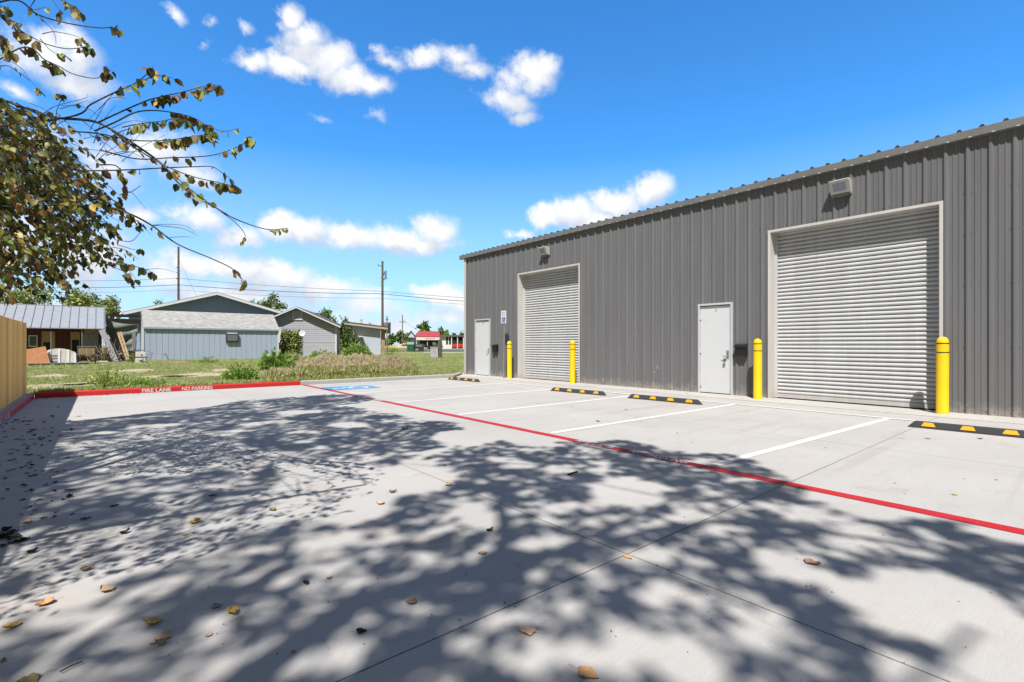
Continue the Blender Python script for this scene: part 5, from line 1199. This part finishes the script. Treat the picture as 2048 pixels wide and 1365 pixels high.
HOLES = [(1075,1088,60,9,0),(1130,1075,40,10,0),(1066,1166,30,15,0),(1250,985,80,26,0),(1240,965,40,14,0),(1330,975,22,8,0),(1160,1132,24,12,0),(1322,1052,30,11,0),(920,1292,30,22,0),(1044,1330,38,24,0),(1130,1298,75,32,0),(1000,1240,95,22,-5),(1300,1300,100,50,0),(1340,1190,70,28,0),(1310,1106,70,18,0),
 (735,1155,30,20,0),(710,1300,55,28,-30),(820,1150,35,10,0),(915,1170,30,11,-15),(240,1290,50,14,-20),(430,1252,55,16,-25),(600,1305,75,38,-40),(370,1345,42,14,-20),(130,1248,90,16,-15),(95,1315,45,14,-15),(320,1163,26,10,-20),(510,1148,60,10,-25),(665,1135,42,8,-10),(620,1092,60,11,-8),(530,1098,42,11,-15),(1382,1033,38,12,0),(1540,1016,27,10,0),
 (1500,1243,62,36,0),(1410,1325,62,38,0),(1600,1270,30,18,0),(205,866,32,3,-3),(440,866,60,5,-4),(536,846,60,4,-4),(600,825,50,4,-2),(250,905,16,4,-10),(600,884,30,3,0),(330,850,40,3,-3),(700,850,40,6,0),(560,905,40,4,0),(1060,985,34,8,0),(990,1000,25,9,0),(1120,940,40,10,0),(1190,925,30,6,0),(1040,930,35,9,0),(1000,920,24,7,0),(950,1040,30,8,0),(1000,1040,26,12,0),(860,1060,40,8,-8),(780,1070,45,9,-5),(690,1075,40,8,0),
 (1150,1010,32,9,0),(1240,1065,26,9,0),(1090,1045,30,8,0),(1300,1000,40,10,0),(1420,985,30,8,0),(1480,960,30,7,0),(1450,1060,45,12,0),(1560,1060,30,9,0),(1640,1075,26,8,0),(1750,1080,30,8,0),(1850,1100,34,9,0),(1150,1210,26,15,0),(1220,1230,26,16,0),(1220,1170,18,12,0),(1540,1200,18,10,0)]
SX, SYY = SUN.x / -SUN.z, SUN.y / -SUN.z
def shaded(px, py, X, Y):
    m = inpoly(PA, px, py) | inpoly(PB, px, py); m &= ~inpoly(H1, px, py)
    for cx, cy, rx, ry, an in HOLES:
        a = R(an); dx, dy = px - cx, py - cy; q = ((dx*math.cos(a)+dy*math.sin(a))/(rx*1.04))**2 + ((-dx*math.sin(a)+dy*math.cos(a))/(ry*1.04))**2
        m &= q > 1
    return m
TB = Vector((-5.6, -2.2, GZ))
te = empty('shade_tree', TB, 'tall tree beyond the fence whose crown shades the concrete', 'tree')
nls = LPn + np.array(O_); nsx = nls[:, 0] + SX * nls[:, 2]; nsy = nls[:, 1] + SYY * nls[:, 2]
NG = np.zeros((200, 260)); np.add.at(NG, (np.clip(((nsx + 6) / .1).astype(int), 0, 199), np.clip(((nsy + 6) / .1).astype(int), 0, 259)), 1)
NG = sum(np.roll(np.roll(NG, i, 0), j, 1) for i in (-1, 0, 1) for j in (-1, 0, 1))
def canopy(nc, per, rad, leafs, zlo=8.2, zhi=11.2):
    P_ = []; 
    X = rng.uniform(-7.0, 6.6, nc); Y = rng.uniform(-5.0, 12.6, nc)
    cz = rng.uniform(zlo, zhi, nc)
    # per-leaf
    x = np.repeat(X, per) + rad * rng.standard_normal(nc*per) * .62; y = np.repeat(Y, per) + rad * rng.standard_normal(nc*per) * .62
    z = np.repeat(cz, per) + .22 * rng.standard_normal(nc*per)
    d = x*SY + y*CY; l = x*CY - y*SY
    vis = d > .25
    px = np.where(vis, CX + F*l/np.where(vis, d, 1), -9999); py = np.where(vis, HY + F*HC/np.where(vis, d, 1), 9999)
    inside = vis & (px > -380) & (px < 2250) & (py < 1700)
    m = np.where(inside, shaded(px, py, x, y), rng.random(len(x)) < .85)
    # outside the view keep a rounded crown outline
    cxo, cyo = x - SX*9.5, y - SYY*9.5
    m &= inside | (((cxo + 3.6)/6.6)**2 + ((cyo - .2)/7.6)**2 < 1)
    m &= ~((NG[np.clip(((x + 6) / .1).astype(int), 0, 199), np.clip(((y + 6) / .1).astype(int), 0, 259)] >= 24) & (rng.random(len(x)) < .8))
    zmin = .9 + .5 * np.clip(d, 0, 20)
    z = np.maximum(z, zmin + .25)
    x, y, z = x[m], y[m], z[m]
    return np.stack([x - SX*z, y - SYY*z, z], 1)
PTS = canopy(7900, 12, .175, .115)
n = len(PTS); ax = rdir(n); ax[:, 2] -= .5
nr = rdir(n) + np.array([-.5, -.4, 1.1])
print('CANOPY LEAVES', n)
leaf_mesh('crown', PTS - np.array(TB), ax, nr, .118 * rng.uniform(.7, 1.3, n), pick([(.06,.09,.02),(.09,.12,.03),(.15,.14,.04),(.13,.08,.03)], (4,4,2,1), n), M_leaf, te, width=.9, kind=1)
bt = MB()
top = Vector((-5.0, -1.7, 6.6)); bt.tube([p - TB for p in (TB, Vector((-5.5,-2.1,2.5)), Vector((-5.2,-1.9,4.8)), top)], [.30,.25,.21,.17], 16); bt.build('trunk', M_bark, te, smooth=True)
bb = MB()
# bough seen as the dark S-shaped shadow, and the other boughs
boughs = []
sh = [gp(u, v) for u, v in ((700,1215),(850,1162),(950,1140),(1000,1108),(1010,1070),(1005,1030),(1000,985),(1040,950),(1120,915))]
bw = [Vector((p.x - SX*z, p.y - SYY*z, z)) for p, z in zip(sh, (8.3,8.6,8.8,8.9,9.0,9.1,9.2,9.4,9.6))]
boughs.append(([top] + bw, .10, .02))
sh = [gp(u, v) for u, v in ((1000,1108),(1150,1110),(1300,1060),(1450,1040),(1600,1060),(1800,1085),(1950,1130))]
bw2 = [Vector((p.x - SX*z, p.y - SYY*z, z)) for p, z in zip(sh, (8.9,9.1,9.3,9.4,9.5,9.6,9.7))]
boughs.append((bw2, .05, .015))
for tx, ty, tz in ((-5.8,5.6,9.6),(-4.0,6.2,10.0),(-2.6,4.6,9.4),(-6.8,2.2,9.8),(-6.2,-2.0,9.6),(-4.0,-4.5,9.6),(-1.8,-3.6,9.4),(-.6,-1.6,9.2),(-4.6,3.2,10.6)):
    e_ = Vector((tx, ty, tz)); mid = (top + e_) / 2 + Vector((random.uniform(-.3,.3), random.uniform(-.3,.3), .5)); via = Vector((-6.4, 2.6, 8.6)); boughs.append((spline([top, mid, e_] if ty < 2.3 else [top, via, (via + e_) / 2 + Vector((-.4, .3, .2)), e_], 5), .075, .02))
nodes = []
for P_, r0, r1 in boughs:
    bb.tube([p - TB for p in P_], [r0 + (r1 - r0) * i / (len(P_)-1) for i in range(len(P_))], 8)
    for a, c in zip(P_, P_[1:]): nodes += [a, (a + c) / 2]
NA = np.array([tuple(p) for p in nodes])
for i in rng.choice(n, min(n, 520), replace=False):
    q = PTS[i]; dd = np.linalg.norm(NA - q, axis=1) + (NA[:, 2] > q[2] + .3) * 2; s_ = Vector(NA[int(dd.argmin())]); t_ = Vector(q)
    if (t_ - s_).length > 1.5: continue
    # keep these out of the picture: they must stay above the line of sight
    md = (s_ + t_) / 2 + Vector((random.gauss(0,.12), random.gauss(0,.12), .12)); bb.tube([p - TB for p in (s_, md, t_)], [.014, .009, .004], 5, cap=False)
bb.build('branches', M_bark, te, smooth=True)

# ------------------------------------------------------------------ fallen leaves
def fallen_mesh(seed, curl, w=.78, stem=True):
    r_ = random.Random(seed); b = MB(); rows = 7
    for i in range(rows + 1):
        t = i / rows; wd = w * .5 * (math.sin(math.pi * min(1, t ** .62)) ** .8) if 0 < t < 1 else .002
        for s in (-1, -.5, 0, .5, 1):
            z = curl * (abs(s) ** 1.6) * .35 * (1 + .4 * r_.uniform(-1, 1)) + curl * .25 * (2*t-1) ** 2 + .02 * r_.uniform(-1, 1) + .02
            b.v.append((s * wd * (1 - .15 * curl), t + .05 * r_.uniform(-1, 1) * (abs(s) == 1), max(.003, z + .035 * r_.uniform(-1, 1))))
    for i in range(rows):
        for j in range(4): k = i*5 + j; b.f.append((k, k+1, k+6, k+5)); b.m.append(0)
    if stem: b.tube([(0,0,.03),(.06,-.25,.05),(.02,-.5,.02)], .012, 4, cap=False)
    me = bpy.data.meshes.new('fallen_leaf'); me.from_pydata(b.v, [], b.f); me.update(); return me
LMAT = {'tan': (.62,.42,.26), 'orange': (.62,.34,.15), 'yellow': (.60,.38,.10), 'brown': (.32,.20,.13), 'greybrown': (.30,.23,.19), 'dark': (.035,.027,.022), 'olive': (.22,.20,.09), 'green': (.30,.36,.05), 'pink': (.50,.33,.26)}
LM = {k: mat('fallen_leaf_' + k, c, .7, var=.3, vscale=30, spec=.3) for k, c in LMAT.items()}
LME = {}
def fleaf(u, v, wpx, c, label, group='fallen leaves on the concrete', shape=0):
    key = (c, shape)
    if key not in LME:
        me = fallen_mesh(shape * 13 + 5, (.12, .28, .50, .2)[shape % 4], stem=shape != 3); me.materials.append(LM[c]); LME[key] = me
    q = gp(u, v); s = wpx / F * (q.x*SY + q.y*CY) / 1.0
    o = bpy.data.objects.new('fallen_leaf', LME[key]); COL.objects.link(o); o.location = (q.x, q.y, .003); o.scale = (s, s, s); o.rotation_euler = (random.uniform(-.08,.08), random.uniform(-.08,.08), random.uniform(0, 6.28))
    return tag(o, label, 'leaf', group)
BIG = [(47,1045,22,'tan',1,'pale tan leaf standing up in a sun fleck at the far left'),(150,981,16,'brown',1,'brown curled leaf with a dark one against it, left side'),(137,997,18,'dark',2,'dark leaf just below the brown curled one, left side'),(186,1112,20,'greybrown',1,'grey brown leaf above the round brown one, left part'),(160,1144,22,'brown',2,'dark brown curled leaf left of centre in a sun fleck'),
 (225,1184,33,'tan',1,'wide dusty brown leaf, largest of the left group'),(109,1203,30,'orange',2,'orange brown crumpled leaf near the left edge'),(35,1247,25,'yellow',0,'small yellow leaf second from the left edge'),(4,1257,22,'yellow',0,'yellow leaf cut by the left edge'),(325,1246,36,'yellow',1,'bright mustard leaf above the pale tan one'),(343,1267,42,'tan',0,'pale tan leaf between the mustard one and the curled grey one'),(332,1290,24,'greybrown',2,'curled grey brown leaf under the pale tan one'),
 (437,1217,24,'greybrown',0,'grey brown leaf left of the yellow brown one'),(462,1222,30,'yellow',2,'yellow brown leaf touching the grey brown one'),(414,1276,17,'pink',0,'small pinkish leaf by itself in a soft sun fleck'),(654,1160,14,'brown',0,'tiny brown leaf in the shade, centre left'),(592,1306,11,'brown',1,'tiny brown leaf in the big sun fleck at the bottom'),(400,1043,24,'yellow',2,'yellow green leaf at the edge of the crisp leaf shadows'),(364,1072,13,'green',0,'tiny lime green leaf in the crisp leaf shadows'),
 (240,1071,20,'dark',2,'black crumpled leaf left of the lime one'),(238,1011,15,'dark',1,'dark leaf halfway between fence and centre'),(517,903,14,'olive',1,'olive leaf alone in the far shade'),(542,1019,18,'olive',1,'dull olive leaf at the rim of the sunny wedge'),(435,991,15,'dark',1,'dark leaf above the sunny wedge'),(611,1166,16,'dark',2,'black ragged leaf left of the tiny brown one'),(4,1328,14,'brown',2,'dark red brown leaf at the lower left edge'),
 (81,1355,50,'olive',0,'big greenish brown leaf at the bottom left corner'),(55,1110,20,'dark',2,'dark crumpled leaf at the left, below the leaf heap'),(160,1041,17,'dark',1,'dark flat leaf right of the tan standing one'),(886,933,10,'brown',1,'brown leaf nearest the red line in the centre'),(897,973,17,'tan',1,'tan crumpled leaf on the joint line'),(778,986,16,'brown',2,'brown curled leaf in the sunny wedge'),(769,1009,17,'tan',2,'tan leaf just below the brown curled one in the sunny wedge'),
 (974,1108,18,'brown',1,'brown leaf in the large oval sun fleck'),(974,1065,17,'dark',2,'dark leaf above the large oval sun fleck'),(1251,1112,20,'orange',0,'orange leaf where the two joint lines cross'),(834,1207,22,'brown',2,'brown leaf with a long stem, bottom centre'),(712,1266,22,'dark',2,'dark curled leaf with a long stem left of bottom centre'),(1071,1267,37,'tan',0,'heart shaped tan leaf with stem at bottom centre'),(1157,1340,46,'orange',0,'largest orange tan leaf at the bottom edge'),
 (1607,1123,30,'brown',1,'brown leaf in the sun on the right half'),(1903,990,10,'green',0,'tiny yellow green leaf beyond the red line at the right'),(875,845,8,'tan',0,'tiny tan leaf just left of the red line, far'),(804,860,14,'dark',1,'dark scrap in the far blob of shade'),(1200,844,9,'dark',1,'tiny dark scrap in the third stall'),(1255,820,8,'tan',0,'tiny tan leaf behind the wheel stop stall'),(1375,788,8,'tan',1,'tiny tan leaf left of the near door'),(1850,878,9,'greybrown',1,'small grey leaf in the right stall near the wheel stop'),(1955,878,9,'greybrown',2,'small dark leaf right of the other one by the wheel stop')]
for u, v, w_, c, sh_, lab in BIG: fleaf(u, v, w_, c, lab, shape=sh_)
k = 0
while k < 125:
    u = abs(random.gauss(0, 85)); v = random.triangular(800, 1060, 850)
    q = gp(u, v)
    if q.x < -1.17 or q.y > 16.1: continue
    k += 1; fleaf(u, v, random.uniform(3.5, 8) * (1 + (v - 800) / 420), random.choice(('dark','dark','dark','greybrown')), 'small dark dried leaf on the shaded concrete beside the left kerb', 'small dark dried leaves by the left kerb', random.choice((1, 2, 2, 3)))
for k in range(34):
    u = 60 + random.random() ** 1.5 * 220; X = kx(u)
    q = to_px(X, KY - random.uniform(.03, .25)); fleaf(q[0], q[1], random.uniform(3, 6), random.choice(('dark','tan','brown','pink')), 'small dry leaf gathered along the foot of the red kerb', 'dry leaves along the red kerb foot', random.choice((1, 2, 3)))
for k in range(22):
    q = gp(random.gauss(18, 16), random.gauss(1075, 10)); 
    if q.x < -1.15: continue
    px_ = to_px(q.x, q.y); fleaf(px_[0], px_[1], random.uniform(10, 20), 'dark', 'dark leaf in the heap at the far left edge', 'dark leaf heap at the left edge', random.choice((1, 2)))
for k in range(60):                         # tiny scraps anywhere on the slab
    u, v = random.uniform(300, 2040), random.uniform(840, 1340); fleaf(u, v, random.uniform(3, 5), random.choice(('dark','dark','brown')), 'tiny dark scrap of leaf on the open concrete', 'tiny scraps on the open concrete', random.choice((1, 3)))
a_, c_ = gp(1136, 951), gp(1155, 946); b = MB(); b.tube([(0,0,.008), ((c_-a_).x,(c_-a_).y,.012)], .009, 6)
tag(b.build('stick', M_twig, loc=a_), 'short black stick lying left of the red line words', 'stick')
for pts, lab in ((((120,1350),(142,1338),(166,1329)),'thin twig at the bottom left corner'),((130,1370),'')[:0] or ((60,1352),(110,1330),(135,1328)),'') if False else (((120,1350),(142,1338),(166,1329)),'thin twig at the bottom left corner'),(((100,1068),(120,1062),(137,1058)),'dark twig among the leaves on the left'),(((180,893),(200,886),(215,889)),'small dark twig in the far left shade'):
    Q = [gp(u, v) for u, v in pts]; b = MB(); b.tube([p - Q[0] + Vector((0,0,.012)) for p in Q], .0032, 5); tag(b.build('twig', M_twig, loc=Q[0]), lab, 'twig')
